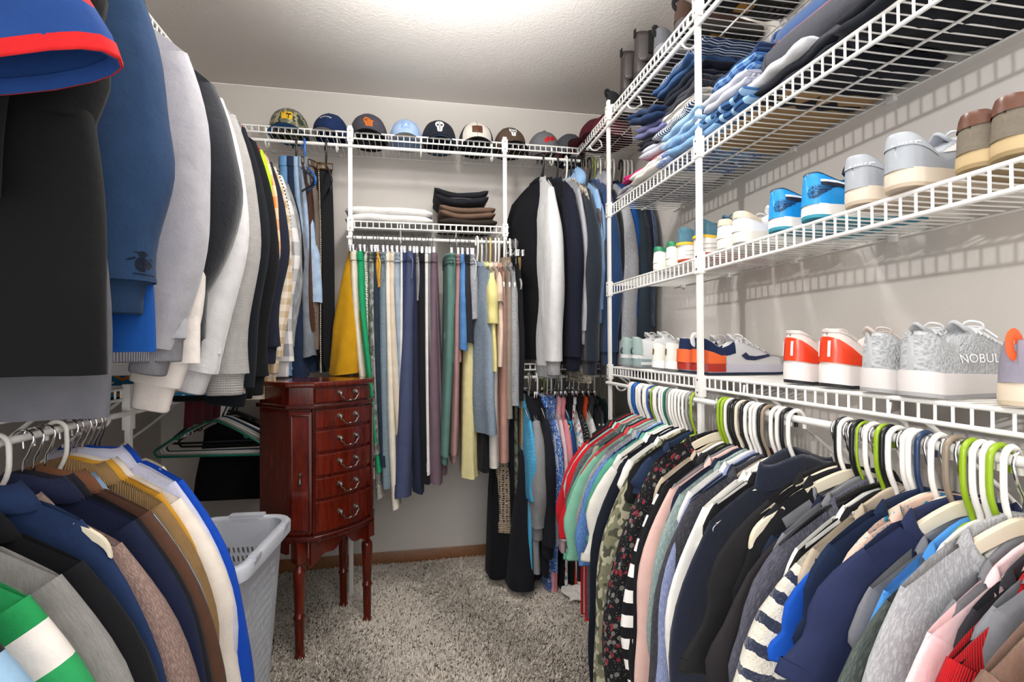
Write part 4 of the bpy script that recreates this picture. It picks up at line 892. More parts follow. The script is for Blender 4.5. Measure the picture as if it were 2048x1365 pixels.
# ---------------------------------------------------------------- jewellery armoire (stands turned 45 degrees by the left corner)
M_CHERRY = wood('cherry_veneer', '#2c0704', '#74200d', .2, (22,22,3), .45)
M_CHERRY2 = wood('cherry_moulding', '#210503', '#54150a', .25, (22,22,3), .4)
M_PEWTER = plain('antique_pewter', '#8d8882', .32, 1)
def armoire():
    t = thing('jewellery_armoire', 'dark cherry jewellery armoire with six drawers on turned legs', 'armoire', (-.363, 2.147, 0), radians(45))
    fw, fy, cw, cy, by, bow = .130, -.135, .190, -.070, .125, .022
    def plan(k=0.0, n=11):
        f = [(-fw-k*.5+2*(fw+k*.5)*i/(n-1), fy-k-bow*(1-((2*i/(n-1))-1)**2)) for i in range(n)]
        return [(-cw-k,by),(-cw-k,cy-k*.4)]+f+[(cw+k,cy-k*.4),(cw+k,by)]
    MB().prism(plan(-.006), .44, .985, .0).build('carcass', M_CHERRY, t, smooth=False)
    MB().prism(plan(.014), .985, 1.005, .007, 3).build('top', M_CHERRY, t, smooth=False)
    MB().prism(plan(.010), .905, .922, .006, 3).build('moulding', M_CHERRY2, t, smooth=False)
    MB().prism(plan(.014), .425, .447, .008, 3).build('moulding', M_CHERRY2, t, smooth=False)
    # scalloped apron, following the front
    n = 21; R = []
    for y_off in (0, .012):
        row_t, row_b = [], []
        for i in range(n):
            u = -1+2*i/(n-1); x = fw*u*1.02; y = fy+.012-bow*(1-u*u)+y_off; d = .058-.028*cos(u*pi*1.0)-.012*cos(u*3*pi)
            row_t.append((x,y,.428)); row_b.append((x,y,.428-d))
        R += [row_t, row_b] if y_off == 0 else [row_b, row_t]
    MB().grid(np.array(R), cv=True).build('apron', M_CHERRY, t)
    for s in (-1,1): MB().box((s*(cw-.012), .03, .40), (.012,.16,.05), .002).build('side_apron', M_CHERRY, t, smooth=False)
    # drawers with bowed fronts
    zs = [(.925,.982),(.832,.902),(.745,.826),(.659,.739),(.574,.653),(.452,.568)]
    for k, (z0, z1) in enumerate(zs):
        w = fw-.006; a = []
        nn = 11; F = [(-w+2*w*i/(nn-1), fy-bow*(1-(2*i/(nn-1)-1)**2)) for i in range(nn)]
        poly = [(-w,fy+.02)]+[(x,y-.004) for x,y in F]+[(w,fy+.02)]
        dr = MB().prism(poly, z0+.003, z1-.003, .003, 2).build('drawer', M_CHERRY, t, smooth=False)
        zc = (z0+z1)/2+.006; yf = fy-bow-.004
        m = MB()
        for s in (-1,1):
            m.lathe([(.0105,0),(.010,.002),(.006,.003),(.005,.010),(.007,.013),(.003,.016),(.0005,.0165)], 12, (0,0,0), 'y')
            m.V[-1] = m.V[-1]*np.array((1,-1,1))+np.array((s*.036, yf+.003, zc))
        for s in (-1,1):
            sc = spline([(s*.036,yf-.004,zc),(s*.036,yf-.011,zc),(s*.041,yf-.014,zc-.010),(s*.031,yf-.016,zc-.017),(s*.026,yf-.016,zc-.026),(s*.014,yf-.017,zc-.030),(0,yf-.018,zc-.029)], 16); m.tube(sc, [.0026+.0008*sin(i*.9) for i in range(16)], 8)
        m.lathe([(.001,-.006),(.0038,-.003),(.0042,0),(.0038,.003),(.001,.006)], 8, (0,yf-.018,zc-.029), 'x')
        m.build('bail_pull', M_PEWTER, dr)
    # chamfered side doors
    for s in (-1,1):
        a = np.array((s*fw, fy)); b = np.array((s*cw, cy)); d = (b-a)/np.linalg.norm(b-a); nrm = np.array((s*-d[1]*s, 0)) 
        nv = np.array((d[1],-d[0])) if s > 0 else np.array((-d[1],d[0])); 
        if nv[1] > 0: nv = -nv
        L = np.linalg.norm(b-a); c = (a+b)/2+nv*.001; ang = math.atan2(d[1], d[0])
        rot = Matrix.Rotation(ang, 3, 'Z')
        dm = MB().box((c[0],c[1],.676), (L-.012,.010,.44), .003, rot).build('side_door', M_CHERRY, t, smooth=False)
        pm = MB()
        for w_, z_, dx in ((L-.02,.008,0),): 
            for zz in (.468,.884): pm.box((c[0]+nv[0]*.005,c[1]+nv[1]*.005,zz), (L-.022,.008,.008), .003, rot)
            for q in (-1,1):
                e = c+d*q*(L/2-.014); pm.box((e[0]+nv[0]*.005,e[1]+nv[1]*.005,.676), (.007,.008,.42), .003, rot)
        pm.build('door_bead', M_CHERRY2, dm)
        k = MB(); base = c+nv*.008
        k.lathe([(.001,-.028),(.005,-.025),(.0065,-.019),(.004,-.008),(.003,.004),(.006,.008),(.0065,.014),(.001,.018)], 10, (base[0]+nv[0]*.004, base[1]+nv[1]*.004, .66)); k.build('drop_knob', M_PEWTER, dm)
        MB().box((s*fw*1.005, fy+.002, .676), (.012,.012,.46), .003).build('corner_bead', M_CHERRY2, t)
    prof = [(.001,0),(.0165,0),(.019,.006),(.0185,.014),(.014,.022),(.0155,.03),(.0165,.09),(.0175,.145),(.0205,.15),(.0205,.156),(.0165,.161),(.0175,.18),(.0205,.27),(.0225,.315),(.0215,.325),(.0125,.338),(.012,.346),(.018,.352),(.0001,.3525)]
    for x, y in ((-.158,-.09),(.15,-.09),(.172,.09),(-.168,.09)):
        l = MB().lathe(prof, 14, (x,y,0)); l.box((x,y,.39), (.042,.042,.08), .003); l.build('leg', M_CHERRY, t)
    return t
armoire()
# ---------------------------------------------------------------- laundry hamper with slotted sides
M_BASKET = plain('hamper_plastic', '#b9bdc6', .38)
def rrect(hx, hy, r, n):
    """n points round a rounded rectangle, even by arc length"""
    seg = [2*(hx-r), 2*(hy-r)]; per = 2*(seg[0]+seg[1])+2*pi*r; out = []
    for k in range(n):
        d = per*k/n
        for (cx,cy,a0,L,dx,dy) in ((hx,-hy+r,0,seg[1],0,1),(hx-r,hy,1,seg[0],-1,0),(-hx,hy-r,2,seg[1],0,-1),(-hx+r,-hy,3,seg[0],1,0)):
            if d < L: out.append((cx+dx*d, cy+dy*d)); break
            d -= L
            if d < pi*r/2:
                a = a0*pi/2+d/r; ccx = (hx-r)*(1 if a0 in (0,3) else -1); ccy = (hy-r)*(1 if a0 in (0,1) else -1)
                out.append((ccx+r*cos(a), ccy+r*sin(a))); break
            d -= pi*r/2
    return out
def hamper():
    t = thing('laundry_hamper', 'light grey plastic laundry hamper with slotted sides beside the armoire', 'hamper', (-.565, 1.625, 0), radians(-4))
    H = .56; NU, NV = 84, 20; hx0, hy0, hx1, hy1 = .098, .165, .132, .215
    def S(u, v): 
        k = v; return k
    bot = np.array(rrect(hx0,hy0,.05,NU)); top = np.array(rrect(hx1,hy1,.06,NU))
    def pt(u, v):
        i = int(math.floor(u)) % NU; j = (i+1) % NU; f = u-math.floor(u)
        b = bot[i]*(1-f)+bot[j]*f; c = top[i]*(1-f)+top[j]*f; q = b*(1-v)+c*v; return (q[0], q[1], .006+(H-.006)*v)
    m = MB()
    for iv in range(NV):
        for iu in range(NU):
            v0, v1 = iv/NV, (iv+1)/NV; sh = .5*(iv % 2) if True else 0; uc = iu+.5
            x, y, _ = pt(uc, (v0+v1)/2); hole = 1 <= iv <= NV-4
            corner = abs(x) > hx0*.62 and abs(y) > hy0*.66
            if abs(x) < hx0*.75 and abs(y) > hy0*.9 and False: hole = False
            if corner: hole = False
            u0, u1 = iu, iu+1
            if not hole: m.add([pt(u0,v0),pt(u1,v0),pt(u1,v1),pt(u0,v1)], [(0,1,2,3)]); continue
            o = [pt(u0,v0),pt(uc,v0),pt(u1,v0),pt(u1,(v0+v1)/2),pt(u1,v1),pt(uc,v1),pt(u0,v1),pt(u0,(v0+v1)/2)]
            hu, hv = .26, .36/NV; vc = (v0+v1)/2; sk = .12
            inn = [pt(uc+a*hu+sk*b, vc+b*hv) for a, b in ((-.8,-.8),(0,-1),(.8,-.8),(1,0),(.8,.8),(0,1),(-.8,.8),(-1,0))]
            m.add(o+inn, [(k,(k+1)%8,8+(k+1)%8,8+k) for k in range(8)])
    w = m.build('slotted_wall', M_BASKET, t, smooth=False); bm = bmesh.new(); bm.from_mesh(w.data); bmesh.ops.remove_doubles(bm, verts=bm.verts, dist=1e-5); bm.to_mesh(w.data); bm.free(); sol = w.modifiers.new('thick','SOLIDIFY'); sol.thickness = .003
    MB().prism([tuple(p) for p in bot*.99], .004, .010).build('base', M_BASKET, t)
    # rim: rolled lip, raised over the long-side handles
    n = NU; R = []
    for i in range(n):
        p = top[i]; a = p/np.linalg.norm(p); dz = .012*math.exp(-((abs(p[1])-0)/.07)**2)*0 + .0
        prof = ((-.004,-.012),(-.004,.004),(.004,.010),(.018,.009),(.025,.002),(.024,-.030),(.019,-.031),(.018,-.004))
        nx = np.array((p[0]/hx1**2, p[1]/hy1**2)); nx /= np.linalg.norm(nx)
        R.append([(p[0]+nx[0]*q, p[1]+nx[1]*q, H+z+dz) for q, z in prof])
    MB().grid(np.array(R), cu=True, cv=True).build('rim', M_BASKET, t)
    for s in (-1,1): 
        MB().box((0, s*(hy1+.012), H+.008), (.11,.030,.016), .006).build('handle', M_BASKET, t)
        MB().box((hx1+.016, s*.12, H+.006), (.022,.045,.014), .004).build('lid_catch', M_BASKET, t)
hamper()
# ---------------------------------------------------------------- empty hangers and underwear at the far end of the left low rod
EG = 'empty hangers on the left low rod'
for y, k, c, lab in ((2.13,'tube','teal','empty teal tube hanger, frontmost of the bare bunch on the left low rod'),(2.155,'tube','grey','empty grey tube hanger with a wide bar just behind the teal one'),(2.18,'tube','white','empty white tube hanger, first white one behind the teal hanger'),(2.21,'tube','white','empty white tube hanger in the middle of the bare bunch'),(2.235,'tube','navy','empty navy tube hanger in the bare bunch'),(2.26,'tube','white','empty white tube hanger near the back of the bare bunch'),(2.30,'velvet','black','empty black slim hanger tilted behind the white ones'),(2.34,'tube','black','empty black tube hanger, last of the bare bunch')):
    hanger(k, c, lab, (-.757, y, .957), random.Random(int(y*100)).uniform(-.12,.12), EG)
m = MB(); M_BLK = cloth('#0e0f13')
shirt('crop_top', 'black sleeveless crop top hanging behind the empty hangers', 'top', (-.757, 2.40, .957), 0, M_BLK, hw=.13, hb=.17, ln=.36, zn=-.12, th=.02, sleeve=None, nw=.075, nd=.14, seed=3)
hanger('tube','black','black tube hanger carrying the black crop top', (-.757, 2.40, .957), 0, EG).scale = (.62,1,1)
for i, (x, z, lab) in enumerate(((-.575,.62,'beige moulded bra cup hanging right of the black crop top'),(-.60,.70,'pale taupe bra hanging behind the black crop top'))):
    t = thing('bra', lab, 'bra', (x, 2.46, z)); mt = cloth('#b8947c','satin') if i == 0 else cloth('#9c8878','satin')
    for s in (-1,1):
        m = MB(); m.lathe([(.001,.05),(.02,.046),(.045,.03),(.062,.006),(.066,-.01),(.06,-.012),(.045,.016),(.001,.038)], 18, (0,0,0), 'y'); m.V[-1] = m.V[-1]*np.array((1,-1,1.15))+np.array((s*.055,0,-.03 if s > 0 else 0)); m.build('cup', mt, t)
        MB().tube(spline([(s*.055,-.01,.06),(s*.05,0,.16),(s*.02,.01,.235)], 10), .0045, 6, flat=.4).build('strap', mt, t)
    MB().box((.03,.02,-.06), (.2,.006,.03), .002).build('band', mt, t)
# maroon cloth and denim over the low shelf
P = []
for i in range(14):
    u = i/13; prof = [(-.36,.010),(-.2,.012),(-.02,.013),(.012,.008),(.020,-.02),(.020,-.09),(.018,-.165)]
    for dx, z in prof: P.append((-.765+dx+.008*sin(i*1.7)*(1 if z < 0 else .2), 1.86+.30*u+.006*sin(z*40+i), 1.024+z+.006+.004*sin(i*2.1)))
o = MB().grid(np.array(P).reshape(14,7,3), uv=(np.linspace(0,.3,14), np.linspace(0,.6,7))).build('folded_cloth', cloth('#4a0f20')); sd = o.modifiers.new('t','SOLIDIFY'); sd.thickness = .008; sd.offset = 1; tag(o, 'maroon cloth draped over the edge of the low left shelf', 'cloth')
# ---------------------------------------------------------------- caps on the back shelf
def cap(lab, x, y, crown, brim, under, z=2.128, rz=0, tilt=0, s=1.0, front=None, patch=None, group='caps on the high back shelf', curve=1.0, extra=None):
    t = thing('baseball_cap', lab, 'cap', (x,y,z), group=group, rot=(tilt,0,rz))     # brim towards local -y
    a, b, h = .082*s, .098*s, .120*s; nt, nf = 12, 36; R = []
    ts = np.linspace(0,1,nt)
    for k in ts:
        r = (1-k**2.5)**.5 if k < 1 else 0; r = max(r, .02); ph = np.arange(nf)*2*pi/nf
        fr = np.clip(-np.sin(ph),0,1); puff = 1+.07*fr*sin(pi*min(1,k*1.1))
        R.append(np.stack([a*np.cos(ph)*r*puff, b*np.sin(ph)*r*puff-.006*k, np.full(nf, h*k*1.0)+.012*s*0],1))
    c = MB().grid(np.array(R), cu=True, cap1=True, uv=(ts*.15, np.linspace(0,.55,nf+1))).build('crown', crown, t)
    if front:                                   # contrasting front panel
        sel = [i for i in range(nf+1) if pi*1.22 <= (i*2*pi/nf) <= pi*1.78]
        P = [[tuple(R[k][i % nf]*np.array((1.012,1.012,1.0))) for i in sel] for k in range(nt-1)]
        MB().grid(P, uv=(ts[:-1]*.15, np.linspace(0,.2,len(sel)))).build('front_panel', front, t)
    MB().lathe([(.001,.006),(.006,.004),(.0075,0)], 10, (0,-.006,h)).build('button', crown, t)
    m = MB()
    for q in range(6):
        i = int(q*nf/6+nf/12) % nf; m.tube([tuple(R[k][i]*1.006) for k in range(nt)], .0011, 5)
    m.build('seams', crown, t)
    for nm, mat, dz in (('brim', brim, .0022), ('brim_underside', under, -.0006)):
        P = []
        for i in range(19):
            g_ = radians(180+18+144*i/18); row = []
            for j in range(7):
                q = j/6; ex = .070*s*sin(pi*(i/18))**.55*q; px, py = a*cos(g_)*1.0*(1+.02*q), b*sin(g_)-ex
                row.append((px*(1+.10*q), py, .010*s+dz-curve*2.6*px*px/s-.06*q*.25*s))
            P.append(row)
        MB().grid(P, uv=(np.linspace(0,.2,19), np.linspace(0,.07,7))).build(nm, mat, t)
    MB().tube([(a*.985*cos(q), b*.985*sin(q), .004) for q in np.linspace(0,2*pi,30)[:-1]], .004, 6, closed=True, flat=.4).build('sweatband', under, t)
    return t, c
def cap_decal(t, name, polys, mat, size=1.0, zc=.062, off=.0015):
    tgt = [o for o in t.children if o.name.startswith('front_panel')] or [o for o in t.children if o.name.startswith('crown')]
    VF = poly_mesh([[(x*size*1.22,y*size*1.22) for x,y in p] for p in polys]); return decal(name, VF, mat, tgt[0], (0,-.2,zc), (1,0,0), (0,0,1), off, .5)
K = lambda h, **k: cloth(h, **k)
SKULL = [circle(0,.006,.019,22,.92,1.0), [(-.011,-.010),(.011,-.010),(.009,-.024),(.004,-.027),(-.004,-.027),(-.009,-.024)]]
EYES = [circle(-.0075,.002,.0047,10), circle(.0075,.002,.0047,10), [(0,-.004),(.003,-.010),(-.003,-.010)], [(-.006,-.0175),(.006,-.0175),(.006,-.0185),(-.006,-.0185)]]
W_ = plain('embroidery_white','#e8e8e8',.8); B_ = plain('embroidery_black','#141416',.8)
CY = 2.575
t, c = cap('camouflage cap with yellow patch and bright blue brim underside', -0.5771, CY, cloth('#6d705f','camo','#3c4236','#a19a80'), cloth('#5a5d4c','camo','#3c4236','#a19a80'), K('#1f74b4'), rz=.10, s=1.08)
cap_decal(t, 'patch', [[(-.019,-.014),(.013,-.017),(.02,-.012),(.02,.014),(.014,.018),(-.014,.018),(-.02,.012)]], plain('patch_yellow','#e0b41e',.7)); cap_decal(t, 'palm_mark', [[(.004,-.014),(.007,-.014),(.008,.002),(.005,.002)], [(-.004,.006),(.002,.003),(.006,.002),(.012,.003),(.018,.005),(.012,.010),(.006,.008),(.001,.011)], circle(-.012,.012,.003,8)], B_, off=.003)
t, c = cap('navy cap with small white arched lettering and pale grey brim underside', -0.3863, CY, K('#1b2c55'), K('#1b2c55'), K('#a9a9ad'), rz=-.12, s=1.0)
AR = []
for k in range(8):
    a = (k-3.5)*.0068; b = -(a*a)*11; AR += [[(a-.0026,b-.004),(a-.0013,b-.004),(a-.0013,b+.0045),(a-.0026,b+.0045)], [(a+.0009,b-.004),(a+.0022,b-.004),(a+.0022,b+.004),(a+.0009,b+.004)], [(a-.0013,b+.001*(k%3-1)),(a+.0009,b+.001*(k%3-1)),(a+.0009,b+.0012+.001*(k%3-1)),(a-.0013,b+.0012+.001*(k%3-1))]]
decal('lettering', poly_mesh(AR), W_, c, (-.004,-.2,.078), (1,0,0), (0,0,1), .0016, .5)
t, c = cap('charcoal cap with an orange state shaped patch, beside the left post', -0.213, CY, K('#46434b'), K('#3c3a42'), K('#1b1c22'), rz=.05, s=1.1, front=K('#4b4851'))
WI = [(-.019,.010),(-.013,.018),(-.006,.020),(-.002,.016),(.010,.010),(.014,.004),(.021,.006),(.017,-.004),(.017,-.022),(-.009,-.022),(-.011,-.012),(-.018,-.002)]
cap_decal(t, 'patch', [WI], plain('patch_orange','#d8741e',.7), .95); cap_decal(t, 'patch_stripes', [[(0,y),(.013,y-.001),(.013,y-.0026),(0,y-.0016)] for y in (.010,.005)]+[[(-.007,y),(.014,y-.001),(.014,y-.0026),(-.007,y-.0016)] for y in (-.003,-.009,-.015)]+[[(-.014,.009),(-.003,.012),(-.003,-.001),(-.015,0)]], plain('patch_brown','#8a3f14',.7), .95, off=.003)
cap('black cap stacked under the charcoal cap with the orange patch', -0.213, CY+.012, K('#1a1b20'), K('#1a1b20'), K('#15161b'), z=2.126, rz=.05, s=1.02)
t, c = cap('pale sky blue cap with a square tonal patch', -0.0351, CY, K('#a9c2e4'), K('#a3bbdd'), K('#b3b1ac'), rz=.0, s=1.0)
cap_decal(t, 'patch', [[(-.017,-.014),(.017,-.014),(.017,.016),(-.017,.016)]], plain('patch_blue','#8fb2e0',.7)); cap_decal(t, 'figure_mark', [circle(.003,.009,.002,8), [(-.001,.006),(.003,.006),(.004,.000),(.009,-.006),(.007,-.007),(.001,-.002),(-.006,-.008),(-.009,-.009),(-.003,-.001)], [(.004,.005),(.009,.009),(.0085,.0075)], [(-.001,.005),(-.006,.002),(-.0055,.0035)]], W_, off=.003)
t, c = cap('dark navy cap with a white embroidered skull', 0.1255, CY, K('#232730'), K('#232730'), K('#4f718f'), rz=.0, s=1.06, curve=1.25)
cap_decal(t, 'skull_emblem', SKULL, W_, 1.0, .070); cap_decal(t, 'skull_eyes', EYES, B_, 1.0, .070, .003)
cap('black cap stacked under the skull cap', 0.1304, CY+.015, K('#17191f'), K('#17191f'), K('#1c2a3d'), z=2.126, s=.98)
t, c = cap('white and charcoal cap with brown leather patch and tan brim', 0.3128, CY, K('#3b3a40'), K('#b08a5c'), K('#1d2230'), rz=-.05, s=1.1, front=K('#ded8d0'))
cap_decal(t, 'leather_patch', [[(-.021,-.015),(.021,-.017),(.021,.014),(.017,.018),(-.021,.016)]], plain('leather_patch','#5f3a26',.55), 1, .064); cap_decal(t, 'deer_mark', [[(.006,-.008),(.010,-.012),(.012,.000),(.008,.004)], [(.006,.003),(.003,.010),(.004,.010),(.008,.004)], [(.010,.003),(.013,.011),(.012,.011),(.009,.004)]], plain('patch_mark','#3c2216',.6), 1, .064, .003)
cap('navy cap stacked under the white cap with the leather patch', 0.3154, CY+.013, K('#1c2231'), K('#1c2231'), K('#171c2a'), z=2.126, s=1.03)
t, c = cap('brown cap with a black and white skull emblem, by the right post', 0.4846, CY, K('#57463a'), K('#2b2d38'), K('#1c2434'), rz=.05, s=1.0)
cap_decal(t, 'skull_emblem', SKULL, W_, .9, .074); cap_decal(t, 'skull_eyes', [[(-.014,.010),(.014,.010),(.012,.019),(-.012,.019)], [(-.012,.003),(-.002,-.001),(-.004,-.006),(-.011,-.003)], [(.012,.003),(.002,-.001),(.004,-.006),(.011,-.003)], [(-.001,-.006),(.001,-.006),(.001,-.014),(-.001,-.014)]], B_, .9, .074, .003)
cap('navy cap stacked under the brown skull cap', 0.4898, CY+.012, K('#20293c'), K('#20293c'), K('#182030'), z=2.126, s=.98)
t, c = cap('grey and red cap with a red embroidered front', 0.6634, CY+.01, K('#6f6f73'), K('#6a6a6e'), K('#9c1420'), rz=.12, s=.98, tilt=.22)
cap_decal(t, 'patch', [[(-.022,-.004),(-.012,.002),(-.004,.012),(.004,.006),(.016,.012),(.024,.008),(.018,-.004),(.008,-.008),(0,-.006),(-.010,-.014),(-.018,-.016)]], plain('patch_red','#c4121c',.7), 1.1, .07); cap_decal(t, 'patch_lines', [[(-.010,-.006),(-.004,.004),(-.003,.003),(-.009,-.007)], [(.006,-.003),(.010,.006),(.011,.005),(.007,-.004)]], B_, 1.1, .07, .003)
cap('charcoal grey cap turned backwards at the right end of the row', 0.8115, CY+.01, K('#4a4b50'), K('#3c3d42'), K('#303136'), rz=2.6, s=1.0)
cap('burgundy cap at the far end of the topmost right shelf', .93, 2.44, K('#4a1620'), K('#571b26'), K('#5d1f2a'), z=2.136, rz=-1.2, s=1.15, group='caps on the topmost right shelf')
cap('wine red cap tucked under the burgundy cap', .96, 2.36, K('#571a22'), K('#5f2028'), K('#4d161e'), z=2.134, rz=-1.1, s=1.1, group='caps on the topmost right shelf')
# ---------------------------------------------------------------- jeans and belts at the left end of the high back rod
HR = YB-.315; JG = 'jeans on the high back rod'
JE = [('mid blue jeans hanging from their waistband by the knit sweaters',cloth('#3f6c9c','denim','#7ba3cb'),-0.5527,-0.513,.030,.045,1.02,2),
 ('dark navy trousers behind the mid blue jeans',cloth('#172338','denim','#22304a'),-0.5291,-0.4794,.03,.045,1.01,2),
 ('pale washed denim jacket sleeve hanging beside the belts',cloth('#7f9dc0','denim','#c3d4e6'),-0.483,-0.4231,.016,.036,1.3228,1),
 ('light blue faded jeans right of the mid blue pair',cloth('#6689b0','denim','#b5cbe0'),-0.5053,-0.4674,.016,.028,1.3873,1),
 ('grey denim jeans folded low behind the pale denim',cloth('#5d646c','denim','#8b929a'),-0.4734,-0.4413,.04,.034,1.1024,2)]
for i, (lab, mat, xt, xb, wt, wb, zb, lg) in enumerate(JE):
    zr = zb-HZ; z0 = -.09
    pants(lab, (xt, HR, HZ), 0, mat, [(0,0,z0),((xb-xt)*.3,0,zr*.4),((xb-xt)*.8,0,zr*.75),(xb-xt,0,zr)], (wt,wt*.6+wb*.5,wb,wb), d=(.07,.08,.07), seed=i+120, group=JG, legs=lg, f=.012, trim=mat, name='jeans' if lg == 2 else 'denim_jacket', cat='jeans' if lg == 2 else 'jacket')
for x, k, c, lab, yaw in ((-0.5226,'tube','black','black tube hanger left of the belts, holding the pale denim',-1.0),(-0.4844,'tube','blue','bright blue tube hanger holding the brown belts',-1.15),(-0.39,'tube','black','black tube hanger holding the wide black belt',-1.3)):
    hanger(k, c, lab, (x, HR, HZ), yaw, 'hangers with belts on the high back rod')
M_BRASS = plain('brass_buckle','#6d4f28',.35,1)
def belt(lab, x0, x1, y0, y1, z0, z1, w, mat, yaw, sway=.012, studs=None, holes=True):
    t = thing('belt', lab, 'belt', (x0,y0,z0), group='belts hung by their buckles')
    n = 26; R = []; ca, sa_ = cos(yaw), sin(yaw)
    for i in range(n):
        q = i/(n-1); cx = (x1-x0)*q+sway*sin(q*5); cy = (y1-y0)*q; z = (z1-z0)*q; ww = w*.5*(1 if q < .95 else 1-(q-.95)*9)
        R.append([(cx+ca*ww*a-sa_*b, cy+sa_*ww*a+ca*b, z) for a, b in ((-1,-.0016),(1,-.0016),(1,.0016),(-1,.0016))])
    MB().grid(R, cu=True, cap0=True, cap1=True).build('strap', mat, t, smooth=False)
    bk = MB(); bk.tube([(ca*a*w*.75, sa_*a*w*.75-.006, b) for a, b in ((-.78,-.006),(.78,-.006),(.78,.022),(-.78,.022))], .0026, 8, closed=True); bk.tube([(0,-.008,-.008),(0,-.010,.023)], .0018, 6); bk.build('buckle', M_BRASS, t)
    if studs:
        m = MB()
        for i in range(110):
            q = i/109; cx = (x1-x0)*q+sway*sin(q*5); m.box((cx+ca*w*.42*studs, (y1-y0)*q+sa_*w*.42*studs-.003, (z1-z0)*q), (.005,.005,.0045), .0012)
        m.build('stitching', plain('rope_stitch','#d9cdb8',.7), t)
    if holes:
        m = MB()
        for i in range(5):
            q = .80+i*.03; m.lathe([(.0028,.0006),(.0028,-.0006),(.0005,-.0006)], 8, ((x1-x0)*q+sway*sin(q*5), (y1-y0)*q-.002, (z1-z0)*q), 'y')
        m.build('belt_holes', B_, t)
LBK = plain('belt_black','#06070a',.7,spec=.2); LBR = plain('belt_brown','#4a2f22',.45); LTN = plain('belt_taupe','#6f6258',.5); LDK = plain('belt_dark_brown','#2b1c16',.45)
zt = 1.9183
belt('wide black leather belt, rightmost of the hanging belts', -0.3789, -0.3638, 2.36, 2.37, zt, 1.02, .050, LBK, .15, .003)
belt('black belt with a pale rope stitched edge', -0.3994, -0.3885, 2.375, 2.38, zt, 1.02, .030, LBK, .5, .004, studs=-1, holes=False)
belt('dark brown belt left of the rope stitched one', -0.4204, -0.4072, 2.385, 2.40, zt+.01, 1.10, .030, LDK, .9, .010)
belt('taupe suede belt curving among the brown belts', -0.4392, -0.4069, 2.37, 2.37, zt+.015, 1.12, .030, LTN, .9, .014)
belt('chestnut brown belt under the bright blue hanger', -0.4684, -0.4193, 2.36, 2.35, zt+.02, 1.20, .028, LBR, 1.0, .012)
belt('thin black belt behind the chestnut belt', -0.4807, -0.4013, 2.40, 2.42, zt+.02, 1.06, .022, LBK, .9, .012)
# ---------------------------------------------------------------- folded clothes
def folded(lab, x, y, z, w, d, h, mat, rz=0, layers=3, seed=0, name='folded_trousers', cat='trousers', group=None, sag=0.0, tilt=(0,0), trim=None):
    """a folded garment: layered sheets with rounded folds towards -y (local), w across x, d along y"""
    g = random.Random(seed*5+3); t = thing(name, lab, cat, (x,y,z), group=group, rot=(tilt[0],tilt[1],rz)); th = h/layers
    for k in range(layers):
        z0 = th*k; prof = []; of = g.uniform(-.012,.012); nx = 13; rows = []; ph = g.uniform(0,6); r = th*.5
        for i in range(nx):
            u = -1+2*i/(nx-1); wob = .006*sin(3*u+ph)+of+.004*sin(7*u+ph*2); zz = z0+.004*sin(4*u+ph)+sag*(u*u); e = min(1, (1-abs(u))*9+.35); c = th*.5
            pts = []
            for q in range(9): a = radians(90+180*q/8); pts.append((-d/2+wob+r+r*cos(a)*1.25, c+r*sin(a)*.96*e))
            for q in range(1,9): yy = -d/2+r+(d-2*r)*q/9; pts.append((yy, c-r*.96*e+.003*sin(9*q*.4+ph)))
            for q in range(9): a = radians(-90+180*q/8); pts.append((d/2-r+wob*.5+r*cos(a), c+r*sin(a)*.96*e))
            for q in range(1,9): yy = d/2-r-(d-2*r)*q/9; pts.append((yy, c+r*.96*e+.004*sin(6*q*.5+ph+3*u)))
            rows.append([(u*w/2*(1-.0*k), p, zz+v) for p, v in pts])
        per = np.linspace(0, 2*(d+th), len(rows[0])+1)
        MB().grid(rows, cu=True, cap0=True, cap1=True, uv=(np.linspace(0,w,nx), per)).build('fold', mat, t)
    if trim: MB().tube([(-w*.45,-d/2-.002,h*.5),(0,-d/2-.004,h*.52),(w*.45,-d/2-.002,h*.5)], .002, 6).build('stitched_edge', trim, t)
    return t
FG = 'folded clothes on the short back shelf'; SZ = 1.716
folded('plump white folded blanket at the left end of the short back shelf', -0.1107, 2.585, SZ, .40, .28, .075, cloth('#e3e1df'), layers=2, seed=2, name='folded_blanket', cat='blanket', group=FG, sag=-.012)
folded('dark brown folded trousers at the bottom of the right stack', 0.2603, 2.59, SZ, .28, .27, .030, cloth('#2e2722'), layers=1, seed=3, group=FG)
folded('taupe folded trousers in the middle of the right stack', 0.2579, 2.58, SZ+.031, .27, .27, .055, cloth('#6d5648'), layers=2, seed=4, group=FG, sag=.016)
folded('black folded trousers on top of the right stack', 0.2286, 2.585, SZ+.095, .26, .25, .065, cloth('#1d1d23'), layers=2, seed=5, group=FG, sag=.030, trim=plain('stitch_grey','#5a5a60',.8))

